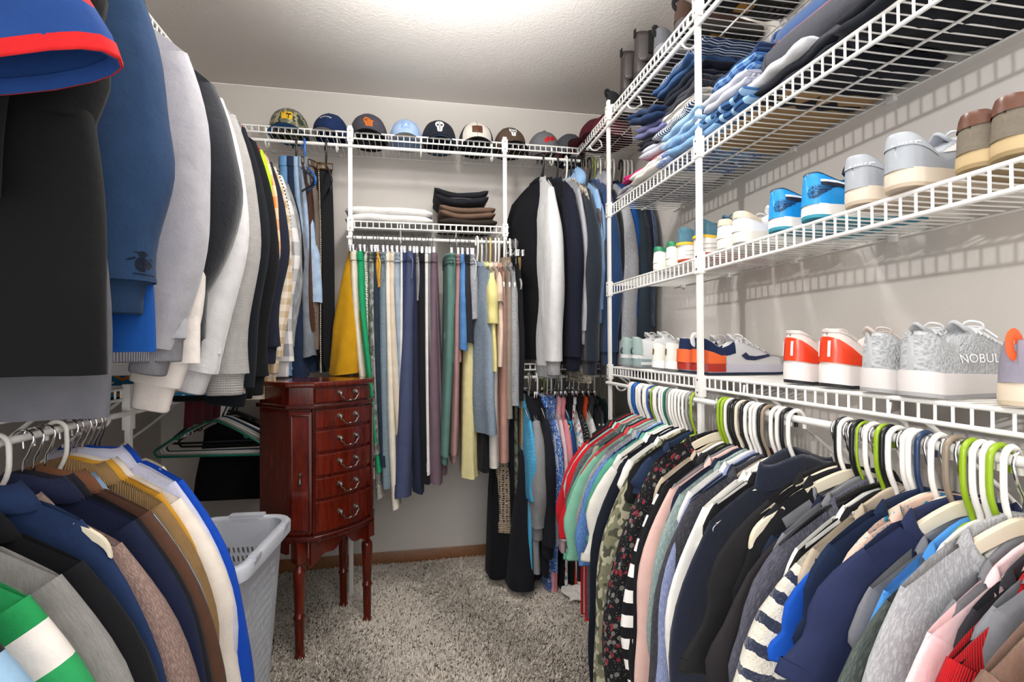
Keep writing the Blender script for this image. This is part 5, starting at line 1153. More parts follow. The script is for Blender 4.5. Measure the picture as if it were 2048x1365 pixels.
# ---------------------------------------------------------------- shoes
class Shoe:
    """a shoe with its toe along +x; surface S(s,q): s heel..toe, q -1..1 across"""
    SS = [0,.012,.035,.08,.2,.35,.5,.65,.78,.9,.965,1.0]
    WW = [.006,.0165,.0245,.0305,.0335,.032,.035,.0425,.045,.037,.022,.004]
    def __init__(s, lab, loc, rz=0, L=.29, sole=(.030,.024), flare=1.06, heelh=.082, dip=.060, throat=.092, toe=.046, upper=None, midsole=None, outsole=None, lining=None, laces=None, tongue=None, tab=None, group=None, width=1.0, tilt=(0,0), name='sneaker', cat='shoe', spring=.012, closed=False, nl=5):
        s.L, s.w, s.sole = L, width, sole; s.hh = heelh; s.spring = spring; s.closed = closed
        s.HT = ([0,.05,.12,.22,.30,.36,.46,.6,.74,.88,.96,1.0],[heelh,heelh*1.0,heelh*.93,dip,dip+.008,throat,throat-.008,throat-.028,toe+.004,toe-.002,toe-.010,sole[1]+.004])
        s.t = thing(name, lab, cat, loc, group=group, rot=(tilt[0],tilt[1],rz))
        n = 40; ss = np.concatenate([np.linspace(0,.1,9)[:-1]**1.0, np.linspace(.1,.92,24)[:-1], np.linspace(.92,1,9)])
        s.ss = ss; m = 29; qq = np.linspace(-1,1,m)
        P = np.array([[s.S(a,q) for q in qq] for a in ss])
        s.upper = MB().grid(P, cap0=True, cap1=True, uv=(ss*L, qq*.1)).build('upper', upper, s.t)
        # sole
        def outl(k): 
            up = [(a*L, s.wd(a)*k) for a in ss]; return [(x, y) for x, y in up]+[(x, -y) for x, y in reversed(up)]
        def ring(k, z0f): 
            o = outl(k); return [(x*(1+.0*k)-.004*(k-1)*8*(1-x/L)+.003*(k-1)*8*(x/L), y, z0f(min(1,max(0,x/L)))) for x, y in o]
        zs = lambda a: s.spr(a); zt = lambda a: s.zm(a)
        R = [ring(.90, lambda a: zs(a)+.004), ring(flare, lambda a: zs(a)+.006), ring(flare*1.015, lambda a: zs(a)+.5*(zt(a)-zs(a))), ring(flare*.985, lambda a: zt(a)), ring(.93, lambda a: zt(a)+.001)]
        s.mid = MB().grid(R, cu=True, cap0=True, cap1=True).build('midsole', midsole, s.t)
        R = [ring(.88, lambda a: zs(a)), ring(flare*.99, lambda a: zs(a)+.0005), ring(flare*1.005, lambda a: zs(a)+.007), ring(.93, lambda a: zs(a)+.0075)]
        s.out = MB().grid(R, cu=True, cap0=True, cap1=True).build('outsole', outsole or midsole, s.t)
        if lining and not closed: s.patch('lining', [(a, -.42, .42) for a in np.linspace(.045,.315,10)], lining, .0012)
        if tongue and not closed:
            x0 = .44*L; P = []
            for i in range(7):
                q = i/6; x = (.45-.115*q)*L; z = s.h(.45)+(throat+.012-s.h(.45))*q; ww = .017+.005*q-.006*q*q
                P.append([(x+.004*abs(v)**2, v*ww, z-.014*v*v+.002) for v in np.linspace(-1,1,7)])
            tg = MB().grid(P, uv=(np.linspace(0,.08,7), np.linspace(0,.05,7))).build('tongue', tongue, s.t); sd = tg.modifiers.new('t','SOLIDIFY'); sd.thickness = .006
        if laces and not closed:
            m2 = MB()
            for k in range(nl):
                a = .40+.055*k
                for sg in (-1,1):
                    pts = [np.array(s.S(a+.035*(j/6), sg*(-.40+.8*j/6)))+np.array((0,0,.004)) for j in range(7)]; m2.tube(pts, .0024, 5, flat=.5)
            bx_, bz_ = .40*L, s.h(.40)+.004
            for sg in (-1,1): m2.tube(spline([(bx_,0,bz_),(bx_-.002,sg*.012,bz_+.010),(bx_+.010,sg*.024,bz_+.006),(bx_+.012,sg*.022,bz_-.004),(bx_+.004,0,bz_)],12), .0024, 5); m2.tube(spline([(bx_,0,bz_),(bx_+.020,sg*.016,bz_),(bx_+.035,sg*.032,bz_-.018)],8), .0022, 5)
            m2.build('laces', laces, s.t)
        if tab: MB().tube(spline([(.004,0,heelh-.022),(-.007,0,heelh-.014),(-.008,0,heelh+.004),(0,0,heelh+.011),(.009,0,heelh+.003),(.010,0,heelh-.012)],14), [.0075]*14, 8, flat=.35).build('pull_tab', tab, s.t)
    def wd(s, a): return float(np.interp(a, s.SS, s.WW))*s.w
    def spr(s, a): return s.spring*max(0,(a-.72)/.28)**2+.004*max(0,(.10-a)/.10)
    def zm(s, a): return float(np.interp(a, [0,.5,1], [s.sole[0],(s.sole[0]+s.sole[1])*.5,s.sole[1]]))+s.spr(a)
    def h(s, a): return float(np.interp(a, *s.HT))+s.spr(a)*.6
    def S(s, a, q):
        w = s.wd(a); z0 = s.zm(a)-.002; h = max(s.h(a), z0+.002); th = q*pi/2; sg = 1 if q >= 0 else -1; A = abs(q)
        c = (w*sg*abs(sin(th))**.62, z0+(h-z0)*abs(cos(th))**.72)
        if s.closed: return (a*s.L, c[0], c[1])
        b = 1-float(sm(a,.29,.375)); zi = h*.92+(s.sole[0]+.006-h*.92)*float(sm(a,.02,.10))
        ks = [0,.15,.30,.42,.50,.60,.80,1]; ys = [0,.40,.48,.57,.67,.79,.97,1.0]; zz = [zi, zi+.003, zi+(h-zi)*.65, h*.965, h, h*.94, z0+.5*(h-z0), z0]
        o = (w*sg*float(np.interp(A, ks, ys)), float(np.interp(A, ks, zz)))
        lean = .010*max(0,1-a/.12)*((c[1]-z0)/max(.03,h))
        return (a*s.L+(lean-.004)*max(0,1-a/.12), o[0]*b+c[0]*(1-b), o[1]*b+c[1]*(1-b))
    def patch(s, name, rows, mat, off=.0016, n=9):
        """rows of (s, q0, q1)"""
        P = []
        for a, q0, q1 in rows:
            r = []
            for q in np.linspace(q0, q1, n):
                p = np.array(s.S(a,q)); e = 1e-3; du = np.array(s.S(min(1,a+e),q))-np.array(s.S(max(0,a-e),q)); dv = np.array(s.S(a,min(1,q+e)))-np.array(s.S(a,max(-1,q-e)))
                nn = np.cross(du, dv); L = np.linalg.norm(nn); r.append(p-(nn/L*off if L > 0 else 0)*-1)
            P.append(r)
        return MB().grid(P, uv=(np.linspace(0,.1,len(rows)), np.linspace(0,.06,n))).build(name, mat, s.t)
    def heelwrap(s, name, s1, a0, a1, mat, off=.0018, peak=0.0):
        """a band round the heel from |q|=a0 (low) to a1 (high)"""
        path = [(s1*(1-i/8)**1.4, -1) for i in range(8)]+[(0.0,-1),(0.0,1)]+[(s1*(i/8)**1.4, 1) for i in range(1,9)]
        P = []
        for a, sg in path:
            r = []; tt = 1-a/s1
            for k in range(8):
                A = a0+(a1-(peak*(1-tt))-a0)*k/7; p = np.array(s.S(a, sg*A)); c = np.array((max(.03,a)*s.L*1.2+.02, 0, p[2])); d = p-c; d[2] = 0; d /= np.linalg.norm(d)+1e-9
                r.append(p+d*off)
            P.append(r)
        return MB().grid(P, uv=(np.linspace(0,.12,len(path)), np.linspace(0,.06,8))).build(name, mat, s.t)
    def side(s, name, polys, mat, off=.0022, sgn=-1, tgt=None):
        VF = poly_mesh(polys); return decal(name, VF, mat, tgt or s.upper, (0,sgn*.1,0), (1,0,0) if sgn < 0 else (-1,0,0), (0,0,1), off, .22)
    def heel(s, name, VF, mat, z, off=.0022, tgt=None, y=0, w=None):
        return decal(name, VF, mat, tgt or s.upper, (-.1,y,z), (0,-1,0), (0,0,1), off, .3)
LE = lambda h, r=.5: plain('leather', h, r, bump=(160,.15,.001))
RB = lambda h: plain('rubber', h, .65)
SWOOSH = [(.06,.062),(.075,.050),(.10,.048),(.15,.060),(.21,.074),(.15,.067),(.105,.060),(.085,.062),(.075,.072)]
def pair(rows, f, group):
    out = []
    for lab, x, y, rz, kw in rows: out.append(f(lab, (x, y), rz, group, **kw))
    return out
ZC_, ZD_, ZA_ = 1.392, 1.045, 2.133
SG = 'sneakers on the middle right shelf'; SD = 'sneakers on the lowest right shelf'; SA_ = 'boots and shoes on the topmost right shelf'
def s_green(lab, p, rz, g):
    s = Shoe(lab, (p[0],p[1],ZC_), rz, L=.26, width=.92, upper=LE('#e4e2dc'), midsole=RB('#ded9cf'), lining=K('#d9d7d2'), laces=K('#e9e7e2'), tongue=LE('#e4e2dc'), group=g, sole=(.026,.022))
    s.heelwrap('heel_tab', .16, .70, .50, LE('#1d7a52')); s.side('side_stripes', [[(.10+.02*k,.038),(.108+.02*k,.038),(.122+.02*k,.075),(.114+.02*k,.075)] for k in range(3)], LE('#1d7a52'))
s_green('white sneaker with green heel tab, left of its pair', (.83, 1.655), .12, SG); s_green('white sneaker with green heel tab, right of its pair', (.83, 1.565), .05, SG)
def s_run(lab, p, rz, g):
    s = Shoe(lab, (p[0],p[1],ZC_), rz, L=.28, sole=(.052,.036), flare=1.14, heelh=.108, dip=.085, throat=.112, toe=.060, spring=.028, upper=K('#4f7484'), midsole=RB('#e3e0dc'), outsole=RB('#b2482e'), lining=K('#3d5a68'), laces=K('#56808f'), tongue=K('#4a6c7b'), group=g, tilt=(0,-.06))
    s.heelwrap('yellow_band', .55, .99, .93, RB('#e2b52c'), .006); s.side('groove', [[(.00,.020),(.26,.016),(.26,.0185),(.00,.023)], [(.00,.033),(.24,.027),(.24,.0295),(.00,.036)]], RB('#b9b6b2'), .0016, tgt=s.mid)
s_run('teal runner with yellow band and thick white sole, left one', (.83,1.478), .10, SG); s_run('teal runner with yellow band and thick white sole, beside the middle post', (.825,1.372), .06, SG)
def s_white(lab, p, rz, g):
    s = Shoe(lab, (p[0],p[1],ZC_), rz, L=.28, sole=(.030,.026), upper=LE('#e8e8ea'), midsole=RB('#e2ddd2'), lining=K('#3d5a78') if 'left' in lab else K('#d5d3cf'), laces=K('#c9c7c4'), tongue=LE('#e0dfde'), group=g)
    t = s.heelwrap('heel_tab', .20, .72, .49, LE('#d8c6ad'))
    s.heel('gold_marks', poly_mesh([circle(k*.011,0,.0035,12) for k in (-1,0,1)]), plain('gold_print','#c49a5c',.4,1), .060, tgt=t)
s_white('white leather sneaker with tan heel, left of its pair', (.825,1.262), .05, SG); s_white('white leather sneaker with tan heel, right of its pair', (.815,1.180), .02, SG)
def ringp(cx, cy, r, w=.0011, n=16): return [[(cx+(r-w*a)*cos(2*pi*(k+b)/n), cy+(r-w*a)*sin(2*pi*(k+b)/n)) for a, b in ((0,0),(0,1),(1,1),(1,0))] for k in range(n)]
def strokep(x0, y0, x1, y1, w=.0011):
    d = sqrt((x1-x0)**2+(y1-y0)**2); nx, ny = -(y1-y0)/d*w/2, (x1-x0)/d*w/2; return [(x0+nx,y0+ny),(x0-nx,y0-ny),(x1-nx,y1-ny),(x1+nx,y1+ny)]
WING = ringp(0,0,.0085)+[strokep(-.008,0,.008,0), strokep(0,-.008,0,.008), strokep(-.006,-.006,.006,.006), strokep(-.006,.006,.006,-.006)]
for a in ((.006,.0075,.031,.0085),(.031,.0085,.009,.002),(.008,.004,.028,.0065),(.009,.0015,.025,.0035),(.025,.0035,.008,-.003),(.008,-.001,.020,.000),(.020,.000,.005,-.0075),(-.006,-.008,.012,-.005),(.0,-.0095,.010,-.0065)): WING.append(strokep(*a, w=.0014))
def s_blue(lab, p, rz, g):
    s = Shoe(lab, (p[0],p[1],ZC_), rz, L=.29, sole=(.030,.024), heelh=.098, dip=.080, throat=.110, upper=LE('#1e8fd6',.35), midsole=RB('#e3e0db'), outsole=RB('#2b8aa0'), lining=K('#14203a'), laces=K('#14203a'), tongue=LE('#182745'), group=g, nl=6)
    s.heelwrap('collar_band', .30, .54, .49, LE('#142039')); s.patch('toe_cap', [(a,-.95,.95) for a in np.linspace(.80,.97,6)], LE('#dfe3e6'))
    s.side('dark_stripe', [[(.012,.070),(.05,.066),(.10,.056),(.10,.063),(.05,.074),(.012,.0765)]], LE('#12192b')); s.side('white_stripe', [[(.012,.0770),(.05,.0745),(.09,.0665),(.09,.070),(.05,.0795),(.012,.082)]], LE('#e4e6e8'))
    decal('wing_emblem', poly_mesh([[(x*1.25-.012,y*1.25) for x, y in q] for q in WING]), plain('ink_blue','#0e2a4c',.5), s.upper, (.018,-.018,.056), (.6,-.8,0), (0,0,1), .0022, .2)
    decal('lettering', text_mesh('AIR JORDAN', .0056), plain('ink_blue','#0e2a4c',.5), s.upper, (.014,-.018,.0685), (.6,-.8,0), (0,0,1), .0022, .2)
s_blue('bright blue sneaker with a dark winged emblem, left of its pair', (.815,1.040), .03, SG); s_blue('bright blue sneaker with a dark winged emblem, right of its pair', (.81,.932), .0, SG)
def s_grey(lab, p, rz, g):
    s = Shoe(lab, (p[0],p[1],ZC_), rz, L=.30, sole=(.032,.026), heelh=.094, upper=LE('#9da2a9'), midsole=RB('#d6c9b8'), outsole=RB('#b8a894'), lining=K('#8d9198'), laces=K('#c4c7cb'), tongue=LE('#a6abb2'), group=g, spring=.018, tilt=(0,-.05))
    t = s.heelwrap('heel_counter', .20, .74, .49, LE('#a9aeb5',.35)); s.side('swoosh', [[(.075,.060),(.16,.070),(.26,.066),(.26,.078),(.16,.082),(.08,.074)]], LE('#dcd6d2')); s.patch('toe_cap', [(a,-.95,.95) for a in np.linspace(.78,.96,6)], LE('#a9adb4'))
    V, F = text_mesh('NIKE', .024); decal('lettering', (V*np.array((.78,1.0,1)), F), LE('#f4f4f4'), t, (.012,-.012,.068), (.5,-.866,0), (0,0,1), .0022, .2)
s_grey('grey leather sneaker lettered on the heel, left of its pair', (.815,.822), .05, SG); s_grey('grey leather sneaker lettered on the heel, right of its pair', (.80,.722), .10, SG)
def s_brown(lab, p, rz, g):
    s = Shoe(lab, (p[0],p[1],ZC_), rz, L=.29, sole=(.028,.022), heelh=.088, dip=.070, throat=.094, upper=plain('waxed_canvas','#6e6558',.85,bump=(60,.6,.004)), midsole=RB('#b9a279'), outsole=RB('#8f7a55'), lining=K('#3d342c'), laces=K('#5a5046'), tongue=plain('waxed_canvas','#6e6558',.85,bump=(60,.6,.004)), group=g)
    s.heelwrap('leather_heel', .24, .74, .49, LE('#5f3b2c',.3)); s.patch('toe_cap', [(a,-.95,.95) for a in np.linspace(.74,.97,7)], LE('#5a3829'))
s_brown('brown canvas sneaker with leather heel, left of its pair', (.82,.622), .0, SG); s_brown('brown canvas sneaker with leather heel, at the right edge', (.815,.572), -.06, SG)
# lowest shelf
JUMP = [circle(.004,.016,.003,8), [(-.002,.012),(.004,.013),(.006,.004),(.016,-.010),(.013,-.012),(.002,-.002),(-.008,-.014),(-.014,-.016),(-.005,-.002)], [(.005,.011),(.014,.018),(.013,.015),(.007,.009)], [(-.002,.011),(-.011,.006),(-.010,.0035),(-.001,.007)]]
def s_sage(lab, p, rz, g):
    s = Shoe(lab, (p[0],p[1],ZD_), rz, L=.30, sole=(.036,.028), heelh=.118, dip=.102, throat=.128, toe=.052, upper=LE('#e6e7e8'), midsole=RB('#93a5a8'), outsole=RB('#8d9294'), lining=K('#1d2b48'), laces=K('#e3e3e3'), tongue=LE('#e2e3e4'), group=g)
    t = s.heelwrap('heel_tab', .10, .92, .49, LE('#9db3b0')); s.side('side_net', [[(.075,.062),(.14,.085),(.15,.070),(.10,.055)]], LE('#a9bab9')); s.side('midsole_stripe', [[(.02,.012),(.24,.010),(.24,.020),(.02,.024)]], RB('#e4e5e6'), tgt=s.mid)
    s.heel('figure_emblem', poly_mesh([[(x*.95,y*.95) for x, y in q] for q in JUMP]), plain('ink_navy','#1a2a4c',.5), .062, .003, tgt=t)
s_sage('white high sneaker with sage heel and navy figure emblem, left one', (.825,1.935), .05, SD); s_sage('white high sneaker with sage heel and navy figure emblem, right one', (.825,1.838), -.05, SD)
def s_canv(lab, p, rz, g):
    s = Shoe(lab, (p[0],p[1],ZD_), rz, L=.27, width=.94, sole=(.032,.024), flare=1.1, heelh=.094, dip=.072, throat=.100, upper=plain('canvas_white','#dedbd3',.85,bump=(260,.4,.001)), midsole=RB('#efeeec'), outsole=RB('#6a6a6a'), lining=K('#bcb8b0'), laces=K('#d9d6cf'), tongue=K('#d4d0c8'), group=g)
    s.heel('gold_tag', poly_mesh([[(-.004,-.010),(.004,-.010),(.004,.010),(-.004,.010)]]), plain('gold_print','#c49a5c',.4,1), .066, .0025)
s_canv('white canvas sneaker with a gold heel tag, left of its pair', (.82,1.650), .06, SD); s_canv('white canvas sneaker with a gold heel tag, right of its pair', (.82,1.560), .0, SD)
def s_orange(lab, p, rz, g):
    s = Shoe(lab, (p[0],p[1],ZD_), rz, L=.31, sole=(.034,.026), flare=1.10, heelh=.108, dip=.078, throat=.108, toe=.052, upper=LE('#c9c7c8'), midsole=RB('#c3bfc9'), outsole=RB('#1b2742'), lining=K('#16213c'), laces=K('#d5d2d2'), tongue=LE('#c4c2c4'), tab=K('#dcdad8') if 'right' in lab else None, group=g)
    s.heelwrap('navy_collar', .36, .80, .48, K('#1a2647'), .0016, .12); s.heelwrap('orange_heel', .26, 1.0, .78, RB('#e0602a'), .006); s.heelwrap('orange_air_sole', .30, 1.0, .99, RB('#d9552a'), .004)
    pt = [(a, -1) for a in (.24,.18,.12,.07,.035,.012)]+[(0,-1),(0,1)]+[(a, 1) for a in (.012,.035,.07,.12,.18,.24)]
    MB().grid([[(a*s.L-.006*(1-a/.24), sg*(s.wd(a)*1.12+.002), z+s.spr(a)) for a, sg in pt] for z in (.009,.020,.033)]).build('air_window', plain('clear_red','#a8352a',.15), s.t)
    s.side('swoosh', [[(x*1.0+.065,z-.006) for x,z in SWOOSH if x < .19]+[(.235,.055),(.20,.062)][0:0]], LE('#1c2546'), .003); s.patch('toe_cap', [(a,-.95,.95) for a in np.linspace(.80,.97,6)], K('#a9a5a0'))
s_orange('navy and white sneaker with orange heel, left of its pair', (.82,1.470), .0, SD); s_orange('navy and white sneaker with orange heel, right of its pair', (.82,1.385), -.04, SD)
def s_red(lab, p, rz, g):
    s = Shoe(lab, (p[0],p[1],ZD_), rz, L=.29, sole=(.046,.030), flare=1.12, heelh=.118, dip=.082, throat=.112, toe=.054, upper=K('#dccfc9'), midsole=RB('#e8e1de'), outsole=RB('#242428'), lining=K('#8d8d92'), laces=K('#cfc4be'), tongue=K('#c9bdb7'), group=g)
    t = s.heelwrap('red_heel', .30, .97, .66, LE('#e2401f',.3), .0026, -.26); s.heelwrap('heel_cushion', .16, .60, .49, LE('#c9beb8'), .002)
    [s.heel('white_bar', poly_mesh([[(x-.0025,-.016),(x+.0025,-.016),(x+.0025,.016),(x-.0025,.016)]]), LE('#efebe8'), .080, .0026, tgt=t) for x in (-.014,.012)]; s.side('sole_grooves', [[(.10+.012*k,.008),(.104+.012*k,.008),(.098+.012*k,.040),(.094+.012*k,.040)] for k in range(6)], RB('#cfc8c5'), .0018, tgt=s.mid)
s_red('white runner with a bright red heel band, left of its pair', (.82,.998), .02, SD); s_red('white runner with a bright red heel band, right of its pair', (.815,.890), .0, SD)
def s_knit(lab, p, rz, g):
    s = Shoe(lab, (p[0],p[1],ZD_), rz, L=.30, sole=(.042,.032), flare=1.14, heelh=.108, dip=.080, throat=.116, toe=.056, upper=cloth('#96989b','knit','#bcbec0',s=.6), midsole=RB('#d4cfcd'), outsole=RB('#a5a3a4'), lining=K('#77797d'), laces=K('#d5d6d8'), tongue=K('#b5b7ba'), group=g)
    V, F = text_mesh('NOBULL', .021); V = V*np.array((1.3,1,1)); s.side('lettering', [], LE('#d9dadb')) if False else decal('lettering', (V, F), LE('#fafafa'), s.upper, (.115,-.12,.064), (1,0,0), (0,0,1), .002, .24)
s_knit('light grey knit trainer, left of its pair', (.805,.780), .02, SD); s_knit('light grey knit trainer lettered on the side, right of its pair', (.80,.698), .12, SD)
def s_lav(lab, p, rz, g):
    s = Shoe(lab, (p[0],p[1],ZD_), rz, L=.28, sole=(.034,.028), heelh=.092, upper=K('#8d8896'), midsole=RB('#d9c9b4'), outsole=RB('#c9b89f'), lining=K('#6f6a78'), laces=K('#a09ba8'), tongue=K('#857f8f'), tab=plain('tab_orange','#d9531c',.5), group=g)
s_lav('lavender grey sneaker with cream sole and orange pull tab at the right edge', (.80,.552), .05, SD)
# topmost shelf: boots, trail shoes
def boot(lab, p, rz, g):
    s = Shoe(lab, (p[0],p[1],ZA_), rz, L=.30, sole=(.034,.022), flare=1.05, heelh=.10, dip=.10, throat=.11, toe=.056, upper=LE('#2e2725',.28), midsole=RB('#1b1a1a'), outsole=RB('#161616'), group=g, closed=True, name='ankle_boot', cat='boot')
    R = []; 
    for k in range(8):
        q = k/7; u = np.arange(20)*2*pi/20; rx, ry = .056+.006*q, .038+.006*q; R.append(np.stack([.058+.006*q+np.cos(u)*rx, np.sin(u)*ry, np.full(20,.07+.115*q)+.006*q*np.cos(2*u)],1))
    sh = MB().grid(R, cu=True).build('shaft', LE('#2e2725',.28), s.t); sd = sh.modifiers.new('t','SOLIDIFY'); sd.thickness = .004
    MB().box((.002,0,.19),(.004,.018,.03),.0015).build('pull_tab', K('#171616'), s.t); MB().box((.06,-.0415,.14),(.045,.006,.085),.003).build('elastic_gusset', K('#1a1918'), s.t)
boot('dark brown leather ankle boot, nearer of its pair', (.83,1.815), .0, SA_); boot('dark brown leather ankle boot, farther of its pair', (.83,1.945), .05, SA_)
def s_dark(lab, p, rz, g, up='#3a3b40', out='#17171a', mid='#2a2a2d', arch=None, tilt=(0,0)):
    s = Shoe(lab, (p[0],p[1],ZA_), rz, L=.31, width=1.05, sole=(.036,.028), flare=1.08, heelh=.098, upper=K(up), midsole=RB(mid), outsole=RB(out), lining=K('#232327'), laces=K('#6a6a6e'), tongue=K(up), tab=K('#1c1c1f'), group=g, tilt=tilt)
    lug = MB()
    for i in range(11):
        for j in (-1,1): lug.box(((.04+i*.022), j*.02*(1+.5*sin(i*.6)), .0005), (.012,.022,.005), .001, Matrix.Rotation(j*.4, 3, 'Z'))
    l = lug.build('tread_lugs', RB('#2b2623'), s.t); l['kind'] = 'stuff'
    if arch: MB().box((.135,0,-.0005), (.05,.045,.004), .0015).build('arch_plate', RB(arch), s.t)
s_dark('grey trail shoe with mesh strap, right of the leather boots', (.83,1.640), .05, SA_, '#55565b', '#3a3a3d', '#6a6a6f')
s_dark('black slide with a white band at the far end of the topmost shelf', (.83,2.09), .1, SA_, '#202024', '#141416', '#d9d8d5')
s_dark('black hiking shoe with a mustard arch seen through the wires, left one', (.83,1.50), .0, SA_, '#3b2a22', '#1a1816', '#2d2522', '#a87524')
s_dark('brown hiking shoe with a mustard arch seen through the wires, middle one', (.83,1.345), .0, SA_, '#5b3a26', '#1a1816', '#2d2522', '#b07c26')
s_dark('brown hiking shoe with a mustard arch seen through the wires, right one', (.83,1.215), .0, SA_, '#5b3a26', '#1c1a18', '#2d2522', '#b07c26')
s_dark('black work shoe nearest the camera on the topmost shelf', (.83,1.08), .05, SA_, '#242426', '#151515', '#1c1c1e')
# ---------------------------------------------------------------- folded and rolled clothes on the second right shelf
ZB_ = 1.725; FB = 'folded clothes on the second right shelf'
def fb(lab, x, y, z, w, d, h, mat, rz=0, ly=2, sd=0, tilt=(0,0), **k): return folded(lab, x, y, z, w, d, h, mat, -pi/2+rz, ly, sd, group=FB, tilt=tilt, **k)
SH = dict(name='folded_shirt', cat='shirt'); ST = dict(name='folded_shorts', cat='shorts')
fb('grey white patterned tee flat at the far end of the second shelf', .965, 1.83, ZB_, .30, .27, .035, cloth('#9a9aa2','floral','#5d5f68','#c9c9cf',s=.7), sd=1, **SH)
fb('magenta pink folded tee near the far end', .95, 1.80, ZB_+.036, .26, .26, .030, cloth('#b81d63'), sd=2, tilt=(.0,.10), **SH)
fb('white folded tee drooping over the front wires', .945, 1.68, ZB_+.004, .24, .28, .040, cloth('#d9d5cf'), sd=3, **SH)
fb('coral pink folded tee under the lavender shorts', .96, 1.62, ZB_+.045, .22, .26, .028, cloth('#cf6a62'), sd=4, **SH)
fb('pale grey shorts with white drawstring', .965, 1.64, ZB_+.075, .24, .27, .045, cloth('#a9abb8','heather','#c2c4cf'), sd=5, tilt=(0,.12), **ST)
fb('black folded shorts in the far stack', .97, 1.69, ZB_+.122, .26, .27, .040, cloth('#1c1d26'), sd=6, tilt=(0,.16), **ST)
fb('lavender folded shorts sliding toward the far end', .965, 1.70, ZB_+.165, .26, .27, .045, cloth('#6d6f98'), sd=7, tilt=(0,.22), **ST)
fb('navy folded chino shorts high on the far stack', .955, 1.72, ZB_+.215, .26, .28, .045, cloth('#1b3052'), sd=8, tilt=(0,.28), **ST)
fb('crumpled blue print shorts beside the pale denim', .945, 1.50, ZB_, .20, .28, .050, cloth('#6f7fa4','floral','#d3d6de','#3f4a70',s=.8), sd=9, **ST)
fb('light denim jeans folded at the front, lower pair', .945, 1.40, ZB_+.003, .24, .28, .050, cloth('#4f7cab','denim','#92b5d6'), rz=.1, sd=10)
fb('pale blue washed jeans folded on the lower pair', .945, 1.44, ZB_+.054, .26, .28, .050, cloth('#6a92ba','denim','#b3cde2'), rz=-.1, sd=11)
fb('navy and white striped shirt folded in the stack', .945, 1.50, ZB_+.108, .24, .27, .032, cloth('#1d2c4c','stripe','#dfe1e5',s=.32), sd=12, **SH)
fb('cream folded sweater with a grey rib', .96, 1.49, ZB_+.142, .24, .26, .036, cloth('#d3cec4'), sd=13, trim=plain('rib_grey','#8a8a8a',.9), name='folded_sweater', cat='sweater')
fb('charcoal folded knit shorts above the cream sweater', .97, 1.49, ZB_+.180, .25, .26, .035, cloth('#3a3c44','rib','#4e5058'), sd=14, **ST)
fb('black navy folded jeans near the top of the stack', .97, 1.50, ZB_+.216, .26, .27, .045, cloth('#171c29'), sd=15)
fb('blue folded sweat shorts near the top of the stack', .965, 1.53, ZB_+.263, .25, .26, .034, cloth('#35537d'), sd=16, **ST)
fb('navy striped lining shorts on top of the stack', .97, 1.51, ZB_+.298, .25, .25, .040, cloth('#1a2c4a','stripe','#b9c2d2',s=.3), sd=17, **ST)
fb('dark plaid denim shorts right of the middle post', .95, 1.235, ZB_+.012, .22, .28, .045, cloth('#2f5a8c','tartan','#14264a','#8fb0d2',s=1.1), sd=18, **ST)
fb('grey white striped waistband shorts right of the middle post', .95, 1.225, ZB_+.058, .20, .27, .045, cloth('#8f93a6','vstripe','#dfe0e6',s=.45), sd=19, **ST)
fb('bright blue plaid shorts above the striped waistband', .965, 1.235, ZB_+.104, .20, .26, .045, cloth('#2a568f','plaid','#7fa3cf',s=.35), sd=20, **ST)
fb('ink blue denim shorts topping the stack right of the post', .985, 1.245, ZB_+.150, .20, .24, .035, cloth('#1c2b47','denim','#2d4468'), sd=21, **ST)
o = MB().box((.985, 1.22, ZB_+.004), (.25,.36,.006), .001).build('cardboard_sheet', plain('cardboard','#a5855a',.9)); tag(o, 'tan cardboard sheet lying on the wires of the second shelf', 'cardboard')
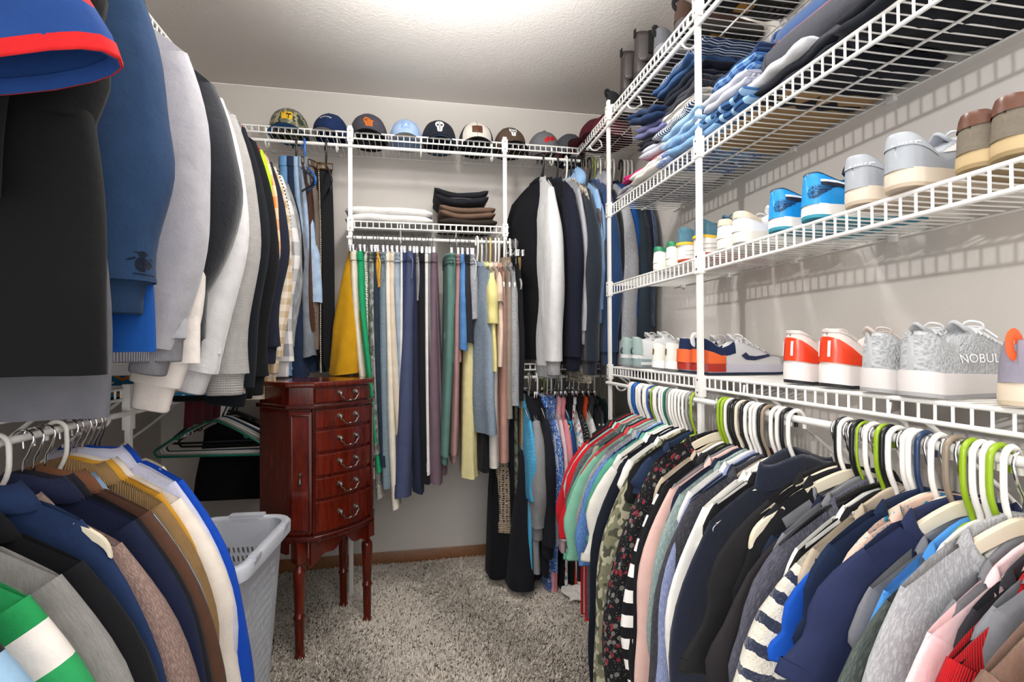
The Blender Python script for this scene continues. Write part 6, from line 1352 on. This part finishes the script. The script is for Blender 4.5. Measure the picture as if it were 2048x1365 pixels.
def rolled(lab, x, y0, y1, z, r, mat, seed=0, dx=0, dz=0, flat=.85, name='rolled_trousers'):
    t = thing(name, lab, 'trousers', (x,y1,z), group='rolled clothes on the second right shelf'); L = y1-y0; g = random.Random(seed); R = []; n = 16
    for i in range(n):
        q = i/(n-1); e = min(1, .55+q*6, .55+(1-q)*6); u = np.arange(22)*2*pi/22; k = r*e*(1+.05*sin(5*q+seed)+.03*np.sin(3*u+4*q))
        R.append(np.stack([dx*q+np.cos(u)*k*1.1, np.full(22,-L*q), dz*q+np.sin(u)*k*flat],1))
    MB().grid(R, cu=True, cap0=True, cap1=True, uv=(np.linspace(0,L,n), np.linspace(0,.3,23))).build('roll', mat, t)
    sp = [(.011*k*cos(k*1.15)*r/.05, .004-.0003*k, .009*k*sin(k*1.15)*r/.05) for k in range(1,5)]
    for s, yy in ((1,.010),(-1,.022)): 
        u = np.linspace(0,2*pi,22); MB().tube([(cos(a)*r*(.86 if s > 0 else .98), -yy, sin(a)*r*flat*(.86 if s > 0 else .98)) for a in u[:-1]], .0045, 6, closed=True).build('fold_edge', mat, t)
    return t
folded('dark navy folded trousers on the near wires of the second shelf', .975, .72, ZB_, .27, .34, .05, cloth('#10141c'), -pi/2, 2, 31, group=FB)
folded('black folded trousers beside the cardboard sheet', .97, 1.0, ZB_, .25, .27, .045, cloth('#13161f'), -pi/2, 2, 32, group=FB)
folded('white folded tee squeezed under the grey trousers', .955, 1.04, ZB_+.046, .20, .27, .026, cloth('#cfcfd2'), -pi/2, 1, 33, group=FB, **SH)
rolled('charcoal rolled joggers lying along the front of the second shelf', .895, .62, 1.13, ZB_+.098, .048, cloth('#46474f'), 1)
rolled('dark grey rolled trousers with a thin end, near the front wires', .885, .60, 1.02, ZB_+.040, .040, cloth('#37383f'), 2)
rolled('dusty burgundy rolled sweatpants', .945, .64, 1.17, ZB_+.152, .044, cloth('#7c4152','fleece'), 3)
rolled('denim blue rolled sweatpants on top', 1.0, .66, 1.235, ZB_+.222, .050, cloth('#3d5b8a','fleece'), 4)
rolled('bright orange rolled shirt over the burgundy roll', .90, .60, .90, ZB_+.172, .045, cloth('#e04a18'), 5, name='rolled_shirt')
